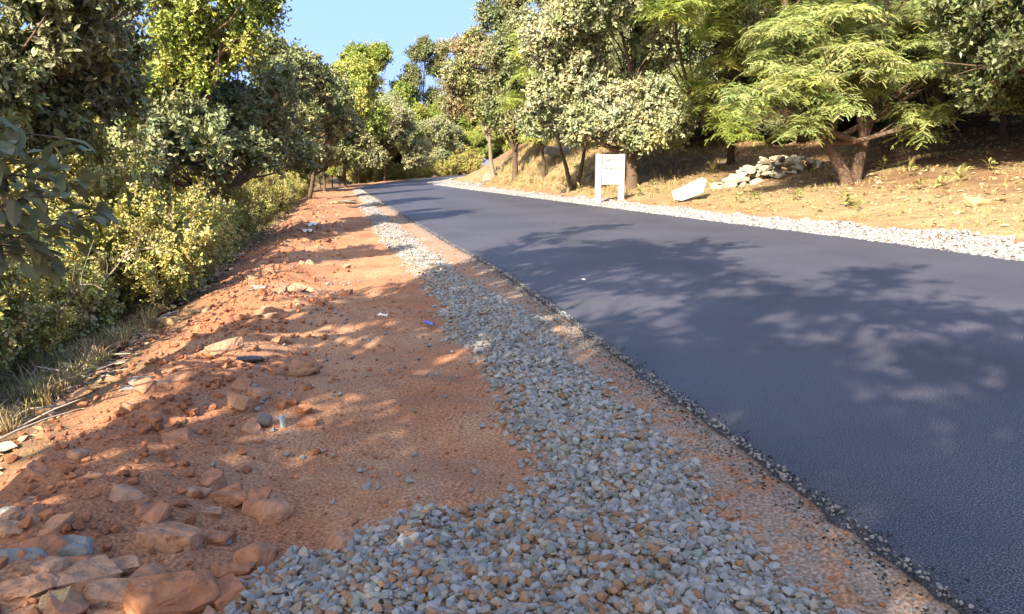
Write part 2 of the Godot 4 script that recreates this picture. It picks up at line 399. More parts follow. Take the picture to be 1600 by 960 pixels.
const TREES := [
	["broadleaf_tree", "tall tree with large pale leaves behind the notice board", "broad", "pale", "bark", 4.67, 30.00, [[4.50, 4.70, 30.00, 2.06, 2.19], [2.10, 5.35, 30.50, 1.71, 1.97], [6.48, 6.25, 31.00, 1.73, 2.13], [3.20, 3.05, 30.00, 1.55, 0.93], [5.20, 3.02, 29.50, 1.47, 0.86], [3.83, 7.24, 30.00, 3.10, 1.68], [7.20, 4.08, 31.00, 1.07, 1.47], [1.26, 3.96, 31.00, 1.12, 1.20], [4.88, 9.74, 31.00, 4.00, 1.87]], 0.28, 4.80, 1, 0.50, 1.00, ""],
	["feathery_tree", "bright feathery-leaved tree with a forked trunk beside the stone heap", "feather", "feather", "bark", 9.12, 21.00, [[7.46, 2.85, 20.50, 1.09, 0.60], [6.29, 3.01, 20.00, 0.72, 0.62], [8.19, 3.74, 20.20, 1.30, 0.78], [10.19, 4.15, 21.00, 1.17, 0.90], [8.26, 4.96, 21.00, 1.72, 0.76], [10.06, 5.37, 21.50, 1.57, 0.83], [10.75, 2.64, 20.50, 0.63, 0.46], [9.20, 3.62, 20.60, 0.71, 0.53], [11.53, 3.94, 21.00, 0.61, 0.36], [9.21, 6.86, 22.00, 3.03, 1.04], [7.44, 4.33, 20.50, 1.06, 0.71], [10.63, 8.31, 22.00, 3.22, 1.32], [7.38, 8.00, 21.50, 2.40, 1.11]], 0.20, 6.50, 2, 0.45, 0.80, ""],
	["feathery_tree", "light green feathery bough at the top right edge", "feather", "feather", "bark", 13.59, 19.00, [[12.01, 4.92, 19.00, 0.62, 0.49], [12.83, 4.41, 19.00, 0.65, 0.65], [13.34, 5.52, 19.50, 1.34, 0.84]], 0.16, 5.00, 1, 0.45, 0.85, ""],
	["feathery_tree", "yellow-green feathery crown at the top between the two big trees", "feather", "lime", "bark", 8.77, 31.00, [[4.99, 6.09, 24.50, 0.88, 0.55], [6.90, 5.48, 26.00, 1.12, 1.34], [6.68, 7.14, 25.50, 2.19, 0.88], [6.80, 4.17, 27.00, 0.81, 0.93], [7.97, 2.89, 27.00, 0.93, 0.81]], 0.18, 4.00, 1, 0.45, 0.90, ""],
	["slender_tree", "slender pale-trunked tree with thin pinkish crown at the bend", "small", "pink", "pale_bark", -1.21, 52.00, [[-2.74, 7.26, 52.00, 1.70, 1.34], [-3.33, 9.13, 53.00, 1.28, 0.59], [-1.36, 5.01, 52.00, 1.52, 1.43], [-1.89, 8.87, 52.00, 1.34, 1.34], [-3.60, 5.83, 52.00, 1.07, 1.07]], 0.17, 3.40, 1, 0.50, 1.50, ""],
	["broadleaf_tree", "tall narrow tree with drooping leaves left of the big broad-leaved tree", "broad", "olive", "bark", 0.22, 45.00, [[-0.81, 8.55, 46.00, 1.11, 2.37], [0.000, 6.66, 45.00, 1.32, 1.94], [-0.55, 10.65, 46.00, 1.42, 1.42], [1.76, 9.25, 44.00, 1.59, 1.89], [0.000, 4.29, 44.00, 1.21, 1.06], [0.54, 3.42, 44.00, 0.98, 0.76], [-0.73, 5.25, 45.00, 1.01, 1.16]], 0.20, 3.50, 1, 0.50, 1.20, ""],
	["climber_tree", "light green creeper-hung tree on the grassy bank", "feather", "lime", "bark", 1.66, 40.00, [[0.90, 7.63, 40.00, 0.83, 1.38], [1.33, 5.51, 39.00, 0.94, 1.34], [0.57, 4.29, 39.00, 0.80, 1.01], [1.93, 3.76, 38.00, 0.92, 0.78], [1.22, 3.04, 39.00, 0.80, 0.47]], 0.12, 4.00, 1, 0.50, 1.00, ""],
	["small_tree", "small crooked tree with leaning stems on the rocky bank", "broad", "pale", "bark", 2.63, 34.00, [[2.23, 3.25, 34.00, 1.17, 0.64], [3.20, 3.66, 34.00, 0.88, 0.76]], 0.11, 7.00, 2, 0.50, 1.00, ""],
	["lime_tree", "sunlit yellow-green tree left of the gap at the bend", "small", "lime", "bark", -19.94, 108.00, [[-21.54, 15.72, 108.00, 2.41, 2.60], [-17.45, 15.39, 108.00, 2.60, 2.60], [-19.17, 10.83, 107.00, 3.50, 2.76], [-22.59, 11.34, 108.00, 2.41, 3.16], [-16.02, 10.49, 108.00, 2.60, 2.41], [-21.11, 5.73, 107.00, 3.13, 2.39]], 0.38, 2.00, 1, 0.50, 2.30, ""],
	["lime_tree", "open-crowned tree with dark limbs right of the yellow-green tree", "small", "olive", "bark", -14.45, 110.00, [[-12.35, 17.14, 111.00, 2.29, 1.43], [-9.71, 14.39, 111.00, 1.91, 2.10], [-13.86, 12.39, 110.00, 2.46, 2.46], [-9.87, 10.23, 110.00, 2.27, 2.08], [-14.29, 7.55, 109.00, 2.44, 2.06]], 0.36, 1.80, 1, 0.50, 2.30, ""],
	["broadleaf_tree", "dark broad-leaved tree filling the upper left corner", "broad", "brown", "bark", -8.32, 11.00, [[-5.80, 2.99, 9.50, 0.82, 0.65], [-5.72, 2.50, 10.50, 0.63, 0.45], [-6.16, 2.25, 9.00, 0.54, 0.54], [-5.64, 3.68, 10.00, 0.95, 0.52], [-5.96, 1.89, 9.80, 0.42, 0.29], [-5.47, 3.35, 11.00, 0.47, 0.47]], 0.17, 9.00, 1, 0.50, 0.62, ""],
	["leafy_tree", "green sunlit tree against the sky, left of the open sky", "small", "lime", "bark", -7.07, 17.00, [[-7.52, 4.10, 17.00, 1.24, 0.80], [-6.15, 4.17, 17.00, 0.95, 0.95], [-5.63, 4.65, 17.50, 0.57, 0.63], [-6.33, 5.39, 17.00, 1.61, 0.80], [-7.79, 3.21, 16.00, 0.76, 0.50], [-6.90, 3.32, 17.00, 0.88, 0.58]], 0.17, 4.80, 1, 0.50, 0.90, ""],
	["broadleaf_tree", "olive tree with low drooping boughs above the left thicket", "broad", "olive", "bark", -7.08, 19.00, [[-6.90, 2.93, 18.00, 1.08, 0.56], [-6.11, 3.17, 20.00, 1.03, 0.69], [-7.24, 2.35, 16.50, 0.85, 0.48], [-6.03, 3.88, 22.00, 0.64, 0.49], [-6.58, 2.29, 20.00, 0.89, 0.48], [-6.98, 1.96, 14.50, 0.62, 0.42], [-6.69, 1.78, 18.00, 0.93, 0.40], [-6.54, 1.84, 22.00, 0.85, 0.45], [-6.52, 1.83, 15.50, 0.80, 0.40], [-6.59, 1.54, 13.50, 0.64, 0.33]], 0.17, 6.00, 1, 0.50, 0.80, ""],
	["broadleaf_tree", "olive tree standing behind the far end of the left thicket", "broad", "brown", "bark", -10.44, 31.00, [[-8.07, 3.34, 29.00, 1.05, 1.05], [-7.58, 4.08, 31.00, 0.85, 0.80], [-8.97, 5.29, 30.00, 0.88, 0.83], [-7.35, 3.02, 32.00, 0.72, 0.77], [-7.83, 4.82, 30.00, 0.67, 0.62]], 0.18, 3.20, 1, 0.50, 1.10, ""],
	["leafy_tree", "bushy green tree where the red shoulder ends", "small", "olive", "bark", -12.24, 46.00, [[-10.32, 4.18, 45.00, 1.08, 1.55], [-9.47, 2.95, 46.00, 0.95, 0.95], [-10.88, 2.53, 44.00, 1.29, 0.91], [-10.27, 1.84, 46.00, 1.11, 0.63]], 0.16, 4.00, 1, 0.50, 1.50, ""],
	["shade_tree", "broad-leaved roadside tree behind the camera, number one along the left side", "broad", "olive", "bark", -2.24, -10.20, [[-1.64, 8.30, -10.20, 1.43, 1.16], [-3.02, 9.89, -8.94, 1.43, 1.16], [-1.47, 7.89, -12.06, 1.43, 1.16], [-0.50, 6.82, -8.72, 1.43, 1.16], [-2.04, 5.20, -9.40, 1.10, 0.88], [-2.84, 6.40, -11.10, 1.20, 0.96], [-1.24, 4.90, -11.40, 1.00, 0.80], [-1.74, 6.00, -8.50, 1.10, 0.88], [-2.64, 5.90, -12.20, 1.10, 0.88], [-2.24, 6.60, -10.00, 1.10, 0.88]], 0.20, 0.50, 1, 0.45, 1.10, "trees behind the camera that shade the road"],
	["shade_tree", "broad-leaved roadside tree behind the camera, number two along the left side", "broad", "olive", "bark", -3.90, -7.00, [[-3.30, 10.15, -7.00, 1.43, 1.16], [-5.10, 9.48, -7.48, 1.43, 1.16], [-1.64, 7.28, -7.87, 1.43, 1.16], [-3.93, 8.51, -5.24, 1.43, 1.16], [-3.70, 5.20, -6.20, 1.10, 0.88], [-4.50, 6.40, -7.90, 1.20, 0.96], [-2.90, 4.90, -8.20, 1.00, 0.80], [-3.40, 6.00, -5.30, 1.10, 0.88], [-4.29, 5.90, -9.00, 1.10, 0.88], [-3.90, 6.60, -6.80, 1.10, 0.88], [-5.00, 5.30, -6.60, 1.30, 1.04], [-6.10, 6.50, -7.90, 1.30, 1.04], [-5.39, 6.00, -5.40, 1.20, 0.96], [-4.70, 5.00, -8.80, 1.10, 0.88]], 0.20, 0.50, 1, 0.45, 1.10, "trees behind the camera that shade the road"],
	["shade_tree", "broad-leaved roadside tree behind the camera, number three along the left side", "broad", "olive", "bark", -3.35, -3.80, [[-2.75, 9.45, -3.80, 1.39, 1.12], [-3.31, 7.15, -5.53, 1.39, 1.12], [-1.17, 6.76, -2.90, 1.39, 1.12], [-4.52, 9.17, -3.40, 1.39, 1.12], [-3.15, 5.20, -3.00, 1.10, 0.88], [-3.95, 6.40, -4.70, 1.20, 0.96], [-2.35, 4.90, -5.00, 1.00, 0.80], [-2.85, 6.00, -2.10, 1.10, 0.88], [-3.75, 5.90, -5.80, 1.10, 0.88], [-3.35, 6.60, -3.60, 1.10, 0.88], [-4.45, 5.30, -3.40, 1.30, 1.04], [-5.55, 6.50, -4.70, 1.30, 1.04], [-4.85, 6.00, -2.20, 1.20, 0.96], [-4.15, 5.00, -5.60, 1.10, 0.88]], 0.20, 0.50, 1, 0.45, 1.10, "trees behind the camera that shade the road"],
	["shade_tree", "broad-leaved roadside tree behind the camera, number four along the left side", "broad", "olive", "bark", -5.03, -0.50, [[-4.43, 8.83, -0.50, 1.43, 1.16], [-3.24, 7.00, -1.95, 1.43, 1.16], [-4.33, 8.79, 1.37, 1.43, 1.16], [-5.76, 10.15, -1.81, 1.43, 1.16], [-4.83, 5.20, 0.30, 1.10, 0.88], [-5.63, 6.40, -1.40, 1.20, 0.96], [-4.03, 4.90, -1.70, 1.00, 0.80], [-4.53, 6.00, 1.20, 1.10, 0.88], [-5.43, 5.90, -2.50, 1.10, 0.88], [-5.03, 6.60, -0.30, 1.10, 0.88]], 0.20, 0.50, 1, 0.45, 1.10, "trees behind the camera that shade the road"],
	["shade_tree", "broad-leaved roadside tree behind the camera, number five along the left side", "broad", "olive", "bark", -5.07, 2.80, [[-4.47, 6.99, 2.80, 1.30, 1.05], [-2.77, 7.32, 3.00, 1.30, 1.05], [-5.85, 9.64, 3.80, 1.30, 1.05], [-4.12, 8.71, 1.13, 1.30, 1.05], [-4.87, 5.20, 3.60, 1.10, 0.88], [-5.67, 6.40, 1.90, 1.20, 0.96], [-4.07, 4.90, 1.60, 1.00, 0.80], [-4.57, 6.00, 4.50, 1.10, 0.88], [-5.46, 5.90, 0.80, 1.10, 0.88], [-5.07, 6.60, 3.00, 1.10, 0.88]], 0.20, 0.50, 1, 0.45, 1.10, "trees behind the camera that shade the road"],
]
const FOREST := [
	["far_dark", -21.40, 30.34, 0.69, "broad-crowned tree in the forest behind the left thicket", "trees of the forest left of the road"],
	["small_olive", -28.45, 32.36, 0.60, "broad-crowned tree in the forest behind the left thicket", "trees of the forest left of the road"],
	["small_olive", -25.51, 35.18, 0.90, "broad-crowned tree in the forest behind the left thicket", "trees of the forest left of the road"],
	["small_olive", -21.89, 38.42, 0.75, "broad-crowned tree in the forest behind the left thicket", "trees of the forest left of the road"],
	["far_olive", -20.74, 40.52, 0.63, "broad-crowned tree in the forest behind the left thicket", "trees of the forest left of the road"],
	["far_olive", -31.91, 43.93, 0.85, "broad-crowned tree in the forest behind the left thicket", "trees of the forest left of the road"],
	["far_olive", -27.55, 46.09, 0.74, "broad-crowned tree in the forest behind the left thicket", "trees of the forest left of the road"],
	["small_olive", -27.60, 49.01, 0.66, "broad-crowned tree in the forest behind the left thicket", "trees of the forest left of the road"],
	["far_dark", -27.70, 52.27, 0.92, "broad-crowned tree in the forest behind the left thicket", "trees of the forest left of the road"],
	["far_dark", -20.28, 54.40, 0.70, "broad-crowned tree in the forest behind the left thicket", "trees of the forest left of the road"],
	["far_olive", -33.15, 58.16, 0.72, "broad-crowned tree in the forest behind the left thicket", "trees of the forest left of the road"],
	["far_olive", -27.51, 60.16, 0.72, "broad-crowned tree in the forest behind the left thicket", "trees of the forest left of the road"],
	["small_olive", -35.64, 62.77, 0.86, "broad-crowned tree in the forest behind the left thicket", "trees of the forest left of the road"],
	["small_olive", -22.39, 67.32, 0.71, "broad-crowned tree in the forest behind the left thicket", "trees of the forest left of the road"],
	["far_olive", -32.15, 68.51, 0.70, "broad-crowned tree in the forest behind the left thicket", "trees of the forest left of the road"],
	["far_dark", -29.40, 71.38, 0.69, "broad-crowned tree in the forest behind the left thicket", "trees of the forest left of the road"],
	["far_olive", -25.26, 75.00, 0.73, "broad-crowned tree in the forest behind the left thicket", "trees of the forest left of the road"],
	["small_olive", -28.36, 77.51, 0.95, "broad-crowned tree in the forest behind the left thicket", "trees of the forest left of the road"],
	["far_dark", -29.47, 80.54, 0.75, "broad-crowned tree in the forest behind the left thicket", "trees of the forest left of the road"],
	["far_olive", -23.77, 82.62, 0.86, "broad-crowned tree in the forest behind the left thicket", "trees of the forest left of the road"],
	["far_olive", -37.44, 86.19, 0.79, "broad-crowned tree in the forest behind the left thicket", "trees of the forest left of the road"],
	["far_olive", -27.70, 88.97, 0.64, "broad-crowned tree in the forest behind the left thicket", "trees of the forest left of the road"],
	["far_olive", 24.70, 50.35, 0.86, "dark shaded tree on the wooded slope behind the feathery tree", "trees on the wooded slope right of the road"],
	["far_olive", 13.31, 35.21, 0.76, "dark shaded tree on the wooded slope behind the feathery tree", "trees on the wooded slope right of the road"],
	["far_dark", 20.75, 27.70, 0.86, "dark shaded tree on the wooded slope behind the feathery tree", "trees on the wooded slope right of the road"],
	["far_dark", 11.26, 45.68, 0.61, "dark shaded tree on the wooded slope behind the feathery tree", "trees on the wooded slope right of the road"],
	["far_dark", 13.79, 37.70, 0.91, "dark shaded tree on the wooded slope behind the feathery tree", "trees on the wooded slope right of the road"],
	["small_olive", 12.57, 45.19, 0.62, "dark shaded tree on the wooded slope behind the feathery tree", "trees on the wooded slope right of the road"],
	["far_olive", 17.10, 68.69, 0.99, "dark shaded tree on the wooded slope behind the feathery tree", "trees on the wooded slope right of the road"],
	["far_dark", 25.91, 56.04, 0.80, "dark shaded tree on the wooded slope behind the feathery tree", "trees on the wooded slope right of the road"],
	["far_dark", 14.69, 30.27, 0.73, "dark shaded tree on the wooded slope behind the feathery tree", "trees on the wooded slope right of the road"],
	["small_olive", 24.02, 56.22, 0.93, "dark shaded tree on the wooded slope behind the feathery tree", "trees on the wooded slope right of the road"],
	["small_olive", 21.61, 50.29, 0.74, "dark shaded tree on the wooded slope behind the feathery tree", "trees on the wooded slope right of the road"],
	["small_olive", 18.93, 44.04, 0.98, "dark shaded tree on the wooded slope behind the feathery tree", "trees on the wooded slope right of the road"],
	["far_dark", 4.27, 56.74, 0.91, "dark shaded tree on the wooded slope behind the feathery tree", "trees on the wooded slope right of the road"],
	["far_dark", 29.59, 38.39, 0.88, "dark shaded tree on the wooded slope behind the feathery tree", "trees on the wooded slope right of the road"],
	["far_olive", 17.54, 47.37, 0.97, "dark shaded tree on the wooded slope behind the feathery tree", "trees on the wooded slope right of the road"],
	["far_dark", 7.95, 36.05, 0.61, "dark shaded tree on the wooded slope behind the feathery tree", "trees on the wooded slope right of the road"],
	["far_olive", 5.42, 66.32, 0.95, "dark shaded tree on the wooded slope behind the feathery tree", "trees on the wooded slope right of the road"],
	["far_dark", 27.20, 51.33, 0.66, "dark shaded tree on the wooded slope behind the feathery tree", "trees on the wooded slope right of the road"],
	["far_olive", 25.02, 53.98, 0.97, "dark shaded tree on the wooded slope behind the feathery tree", "trees on the wooded slope right of the road"],
	["far_dark", 7.58, 46.22, 0.80, "dark shaded tree on the wooded slope behind the feathery tree", "trees on the wooded slope right of the road"],
	["far_dark", 18.21, 65.78, 0.62, "dark shaded tree on the wooded slope behind the feathery tree", "trees on the wooded slope right of the road"],
	["far_dark", 32.20, 29.67, 0.72, "dark shaded tree on the wooded slope behind the feathery tree", "trees on the wooded slope right of the road"],
	["far_olive", 8.45, 41.96, 0.75, "dark shaded tree on the wooded slope behind the feathery tree", "trees on the wooded slope right of the road"],
	["far_dark", 10.49, 62.22, 0.90, "dark shaded tree on the wooded slope behind the feathery tree", "trees on the wooded slope right of the road"],
	["far_dark", 12.80, 65.35, 0.65, "dark shaded tree on the wooded slope behind the feathery tree", "trees on the wooded slope right of the road"],
	["far_olive", 26.63, 54.56, 0.77, "dark shaded tree on the wooded slope behind the feathery tree", "trees on the wooded slope right of the road"],
	["far_dark", 14.22, 58.72, 0.85, "dark shaded tree on the wooded slope behind the feathery tree", "trees on the wooded slope right of the road"],
	["far_dark", 14.85, 68.77, 0.92, "dark shaded tree on the wooded slope behind the feathery tree", "trees on the wooded slope right of the road"],
	["far_dark", 31.14, 33.70, 0.88, "dark shaded tree on the wooded slope behind the feathery tree", "trees on the wooded slope right of the road"],
	["small_olive", 29.07, 41.02, 0.82, "dark shaded tree on the wooded slope behind the feathery tree", "trees on the wooded slope right of the road"],
	["far_dark", 13.92, 27.00, 0.88, "dark shaded tree on the wooded slope behind the feathery tree", "trees on the wooded slope right of the road"],
	["far_olive", 16.72, 30.00, 0.84, "dark shaded tree on the wooded slope behind the feathery tree", "trees on the wooded slope right of the road"],
	["far_olive", 16.00, 26.00, 0.70, "dark shaded tree on the wooded slope behind the feathery tree", "trees on the wooded slope right of the road"],
	["far_olive", 19.71, 30.00, 0.76, "dark shaded tree on the wooded slope behind the feathery tree", "trees on the wooded slope right of the road"],
	["far_olive", 20.96, 36.00, 0.81, "dark shaded tree on the wooded slope behind the feathery tree", "trees on the wooded slope right of the road"],
	["far_dark", 16.19, 33.00, 0.80, "dark shaded tree on the wooded slope behind the feathery tree", "trees on the wooded slope right of the road"],
	["far_olive", 11.38, 36.00, 0.84, "dark shaded tree on the wooded slope behind the feathery tree", "trees on the wooded slope right of the road"],
	["far_olive", 14.64, 40.00, 0.80, "dark shaded tree on the wooded slope behind the feathery tree", "trees on the wooded slope right of the road"],
	["far_olive", 10.11, 38.00, 0.72, "dark shaded tree on the wooded slope behind the feathery tree", "trees on the wooded slope right of the road"],
	["far_olive", 7.98, 40.00, 0.75, "dark shaded tree on the wooded slope behind the feathery tree", "trees on the wooded slope right of the road"],
	["far_lime", -14.70, 60.00, 0.89, "mixed green tree closing the view beyond the bend", "trees beyond the bend"],
	["far_lime", -15.54, 72.00, 1.14, "mixed green tree closing the view beyond the bend", "trees beyond the bend"],
	["far_olive", -18.93, 95.00, 1.02, "mixed green tree closing the view beyond the bend", "trees beyond the bend"],
	["far_lime", -16.41, 104.00, 0.97, "mixed green tree closing the view beyond the bend", "trees beyond the bend"],
	["far_pale", -14.61, 88.00, 1.06, "mixed green tree closing the view beyond the bend", "trees beyond the bend"],
	["far_lime", -14.35, 108.00, 1.12, "mixed green tree closing the view beyond the bend", "trees beyond the bend"],
	["far_pale", -12.55, 112.00, 1.00, "mixed green tree closing the view beyond the bend", "trees beyond the bend"],
	["far_pale", -9.50, 104.00, 0.91, "mixed green tree closing the view beyond the bend", "trees beyond the bend"],
	["far_lime", -7.31, 110.00, 1.06, "mixed green tree closing the view beyond the bend", "trees beyond the bend"],
	["far_lime", -5.39, 118.00, 1.14, "mixed green tree closing the view beyond the bend", "trees beyond the bend"],
	["far_lime", -10.38, 125.00, 0.80, "mixed green tree closing the view beyond the bend", "trees beyond the bend"],
	["far_olive", -15.65, 130.00, 0.99, "mixed green tree closing the view beyond the bend", "trees beyond the bend"],
	["far_lime", -22.83, 125.00, 0.86, "mixed green tree closing the view beyond the bend", "trees beyond the bend"],
	["far_lime", -20.92, 140.00, 0.83, "mixed green tree closing the view beyond the bend", "trees beyond the bend"],
	["far_lime", -3.11, 125.00, 1.02, "mixed green tree closing the view beyond the bend", "trees beyond the bend"],
	["far_olive", -24.66, 110.00, 0.78, "mixed green tree closing the view beyond the bend", "trees beyond the bend"],
	["far_lime", 0.000, 100.00, 0.88, "mixed green tree closing the view beyond the bend", "trees beyond the bend"],
	["far_lime", 1.33, 80.00, 0.88, "mixed green tree closing the view beyond the bend", "trees beyond the bend"],
	["far_lime", 3.74, 90.00, 1.10, "mixed green tree closing the view beyond the bend", "trees beyond the bend"],
	["far_olive", -19.18, 70.00, 0.96, "mixed green tree closing the view beyond the bend", "trees beyond the bend"],
	["far_olive", -17.94, 60.00, 1.07, "mixed green tree closing the view beyond the bend", "trees beyond the bend"],
	["far_olive", 52.77, 177.47, 0.99, "mixed green tree closing the view beyond the bend", "trees beyond the bend"],
	["far_olive", 7.46, 189.16, 1.28, "mixed green tree closing the view beyond the bend", "trees beyond the bend"],
	["far_pale", -76.89, 187.95, 1.14, "mixed green tree closing the view beyond the bend", "trees beyond the bend"],
	["far_pale", -60.56, 182.61, 1.05, "mixed green tree closing the view beyond the bend", "trees beyond the bend"],
	["far_pale", -32.05, 185.31, 1.02, "mixed green tree closing the view beyond the bend", "trees beyond the bend"],
	["far_lime", -60.73, 156.84, 1.02, "mixed green tree closing the view beyond the bend", "trees beyond the bend"],
	["far_lime", 2.15, 146.23, 1.35, "mixed green tree closing the view beyond the bend", "trees beyond the bend"],
	["far_lime", -32.90, 151.01, 1.04, "mixed green tree closing the view beyond the bend", "trees beyond the bend"],
	["far_olive", -92.96, 151.75, 1.35, "mixed green tree closing the view beyond the bend", "trees beyond the bend"],
	["far_lime", -8.02, 154.80, 1.10, "mixed green tree closing the view beyond the bend", "trees beyond the bend"],
	["far_pale", -90.67, 150.26, 0.93, "mixed green tree closing the view beyond the bend", "trees beyond the bend"],
	["far_lime", 58.11, 188.30, 1.20, "mixed green tree closing the view beyond the bend", "trees beyond the bend"],
	["far_lime", -80.84, 145.30, 1.14, "mixed green tree closing the view beyond the bend", "trees beyond the bend"],
	["far_pale", -21.09, 166.60, 1.29, "mixed green tree closing the view beyond the bend", "trees beyond the bend"],
	["far_lime", -58.06, 134.67, 0.97, "mixed green tree closing the view beyond the bend", "trees beyond the bend"],
	["far_pale", -33.32, 128.05, 1.24, "mixed green tree closing the view beyond the bend", "trees beyond the bend"],
	["far_lime", 53.69, 160.56, 0.91, "mixed green tree closing the view beyond the bend", "trees beyond the bend"],
	["far_olive", 21.45, 140.95, 0.92, "mixed green tree closing the view beyond the bend", "trees beyond the bend"],
	["far_olive", -76.13, 145.57, 1.34, "mixed green tree closing the view beyond the bend", "trees beyond the bend"],
	["far_pale", -0.49, 166.82, 1.25, "mixed green tree closing the view beyond the bend", "trees beyond the bend"],
	["far_olive", 6.55, 172.54, 1.34, "mixed green tree closing the view beyond the bend", "trees beyond the bend"],
	["far_pale", -8.21, 171.76, 0.90, "mixed green tree closing the view beyond the bend", "trees beyond the bend"],
	["far_lime", -70.85, 182.24, 0.98, "mixed green tree closing the view beyond the bend", "trees beyond the bend"],
	["far_olive", -19.95, 179.88, 1.09, "mixed green tree closing the view beyond the bend", "trees beyond the bend"],
	["far_pale", 42.90, 135.62, 1.10, "mixed green tree closing the view beyond the bend", "trees beyond the bend"],
	["far_lime", 38.55, 169.34, 0.99, "mixed green tree closing the view beyond the bend", "trees beyond the bend"],
	["small_dark", -8.37, 9.00, 0.82, "low leafy tree, first from the camera in the undergrowth behind the thicket", "low leafy trees of the left undergrowth"],
	["small_pale", -10.87, 11.60, 0.99, "low leafy tree, second from the camera in the undergrowth behind the thicket", "low leafy trees of the left undergrowth"],
	["small_dark", -9.83, 14.20, 0.78, "low leafy tree, third from the camera in the undergrowth behind the thicket", "low leafy trees of the left undergrowth"],
	["small_dark", -11.92, 16.80, 0.81, "low leafy tree, fourth from the camera in the undergrowth behind the thicket", "low leafy trees of the left undergrowth"],
	["small_pale", -12.35, 19.40, 0.98, "low leafy tree, fifth from the camera in the undergrowth behind the thicket", "low leafy trees of the left undergrowth"],
	["small_pale", -12.88, 22.00, 1.00, "low leafy tree, sixth from the camera in the undergrowth behind the thicket", "low leafy trees of the left undergrowth"],
	["small_olive", -14.05, 24.60, 0.98, "low leafy tree, seventh from the camera in the undergrowth behind the thicket", "low leafy trees of the left undergrowth"],
	["small_dark", -13.60, 27.20, 0.96, "low leafy tree, eighth from the camera in the undergrowth behind the thicket", "low leafy trees of the left undergrowth"],
	["small_dark", -14.87, 29.80, 0.87, "low leafy tree, ninth from the camera in the undergrowth behind the thicket", "low leafy trees of the left undergrowth"],
	["small_pale", -16.48, 32.40, 0.83, "low leafy tree, tenth from the camera in the undergrowth behind the thicket", "low leafy trees of the left undergrowth"],
	["small_pale", -16.26, 35.00, 0.90, "low leafy tree, eleventh from the camera in the undergrowth behind the thicket", "low leafy trees of the left undergrowth"],
	["small_olive", -14.91, 37.60, 0.80, "low leafy tree, twelfth from the camera in the undergrowth behind the thicket", "low leafy trees of the left undergrowth"],
	["small_olive", -17.24, 40.20, 0.90, "low leafy tree, thirteenth from the camera in the undergrowth behind the thicket", "low leafy trees of the left undergrowth"],
	["small_pale", -18.50, 42.80, 0.91, "low leafy tree, fourteenth from the camera in the undergrowth behind the thicket", "low leafy trees of the left undergrowth"],
	["small_dark", -17.67, 45.40, 0.97, "low leafy tree, fifteenth from the camera in the undergrowth behind the thicket", "low leafy trees of the left undergrowth"],
	["small_dark", -20.04, 48.00, 0.91, "low leafy tree, sixteenth from the camera in the undergrowth behind the thicket", "low leafy trees of the left undergrowth"],
	["small_olive", -20.02, 50.60, 0.83, "low leafy tree, seventeenth from the camera in the undergrowth behind the thicket", "low leafy trees of the left undergrowth"],
	["small_pale", -19.90, 53.20, 0.98, "low leafy tree, eighteenth from the camera in the undergrowth behind the thicket", "low leafy trees of the left undergrowth"],
	["small_dark", 22.96, 43.09, 0.51, "low leafy tree in the undergrowth of the right-hand slope", "low leafy trees of the right-hand slope"],
	["small_dark", 12.52, 47.95, 0.71, "low leafy tree in the undergrowth of the right-hand slope", "low leafy trees of the right-hand slope"],
	["small_dark", 28.72, 30.62, 0.52, "low leafy tree in the undergrowth of the right-hand slope", "low leafy trees of the right-hand slope"],
	["small_dark", 14.55, 34.01, 0.77, "low leafy tree in the undergrowth of the right-hand slope", "low leafy trees of the right-hand slope"],
	["small_dark", 4.21, 57.18, 0.56, "low leafy tree in the undergrowth of the right-hand slope", "low leafy trees of the right-hand slope"],
	["small_olive", 23.20, 34.73, 0.74, "low leafy tree in the undergrowth of the right-hand slope", "low leafy trees of the right-hand slope"],
	["small_pale", 16.20, 36.24, 0.51, "low leafy tree in the undergrowth of the right-hand slope", "low leafy trees of the right-hand slope"],
	["small_olive", 26.53, 39.78, 0.67, "low leafy tree in the undergrowth of the right-hand slope", "low leafy trees of the right-hand slope"],
	["small_pale", 12.88, 35.77, 0.60, "low leafy tree in the undergrowth of the right-hand slope", "low leafy trees of the right-hand slope"],
	["small_pale", 18.52, 33.66, 0.78, "low leafy tree in the undergrowth of the right-hand slope", "low leafy trees of the right-hand slope"],
	["small_pale", 23.34, 35.55, 0.78, "low leafy tree in the undergrowth of the right-hand slope", "low leafy trees of the right-hand slope"],
	["small_dark", 12.12, 55.76, 0.58, "low leafy tree in the undergrowth of the right-hand slope", "low leafy trees of the right-hand slope"],
	["small_olive", 7.87, 42.84, 0.68, "low leafy tree in the undergrowth of the right-hand slope", "low leafy trees of the right-hand slope"],
	["small_olive", 18.32, 47.95, 0.53, "low leafy tree in the undergrowth of the right-hand slope", "low leafy trees of the right-hand slope"],
	["small_dark", 7.07, 57.58, 0.71, "low leafy tree in the undergrowth of the right-hand slope", "low leafy trees of the right-hand slope"],
	["small_dark", 9.11, 55.97, 0.77, "low leafy tree in the undergrowth of the right-hand slope", "low leafy trees of the right-hand slope"],
	["small_olive", 9.55, 42.48, 0.50, "low leafy tree in the undergrowth of the right-hand slope", "low leafy trees of the right-hand slope"],
	["small_dark", 10.75, 44.67, 0.57, "low leafy tree in the undergrowth of the right-hand slope", "low leafy trees of the right-hand slope"],
	["small_olive", 7.10, 53.14, 0.59, "low leafy tree in the undergrowth of the right-hand slope", "low leafy trees of the right-hand slope"],
	["small_dark", 19.45, 44.58, 0.70, "low leafy tree in the undergrowth of the right-hand slope", "low leafy trees of the right-hand slope"],
	["small_dark", 20.95, 57.80, 0.73, "low leafy tree in the undergrowth of the right-hand slope", "low leafy trees of the right-hand slope"],
	["small_olive", 18.09, 51.84, 0.51, "low leafy tree in the undergrowth of the right-hand slope", "low leafy trees of the right-hand slope"],
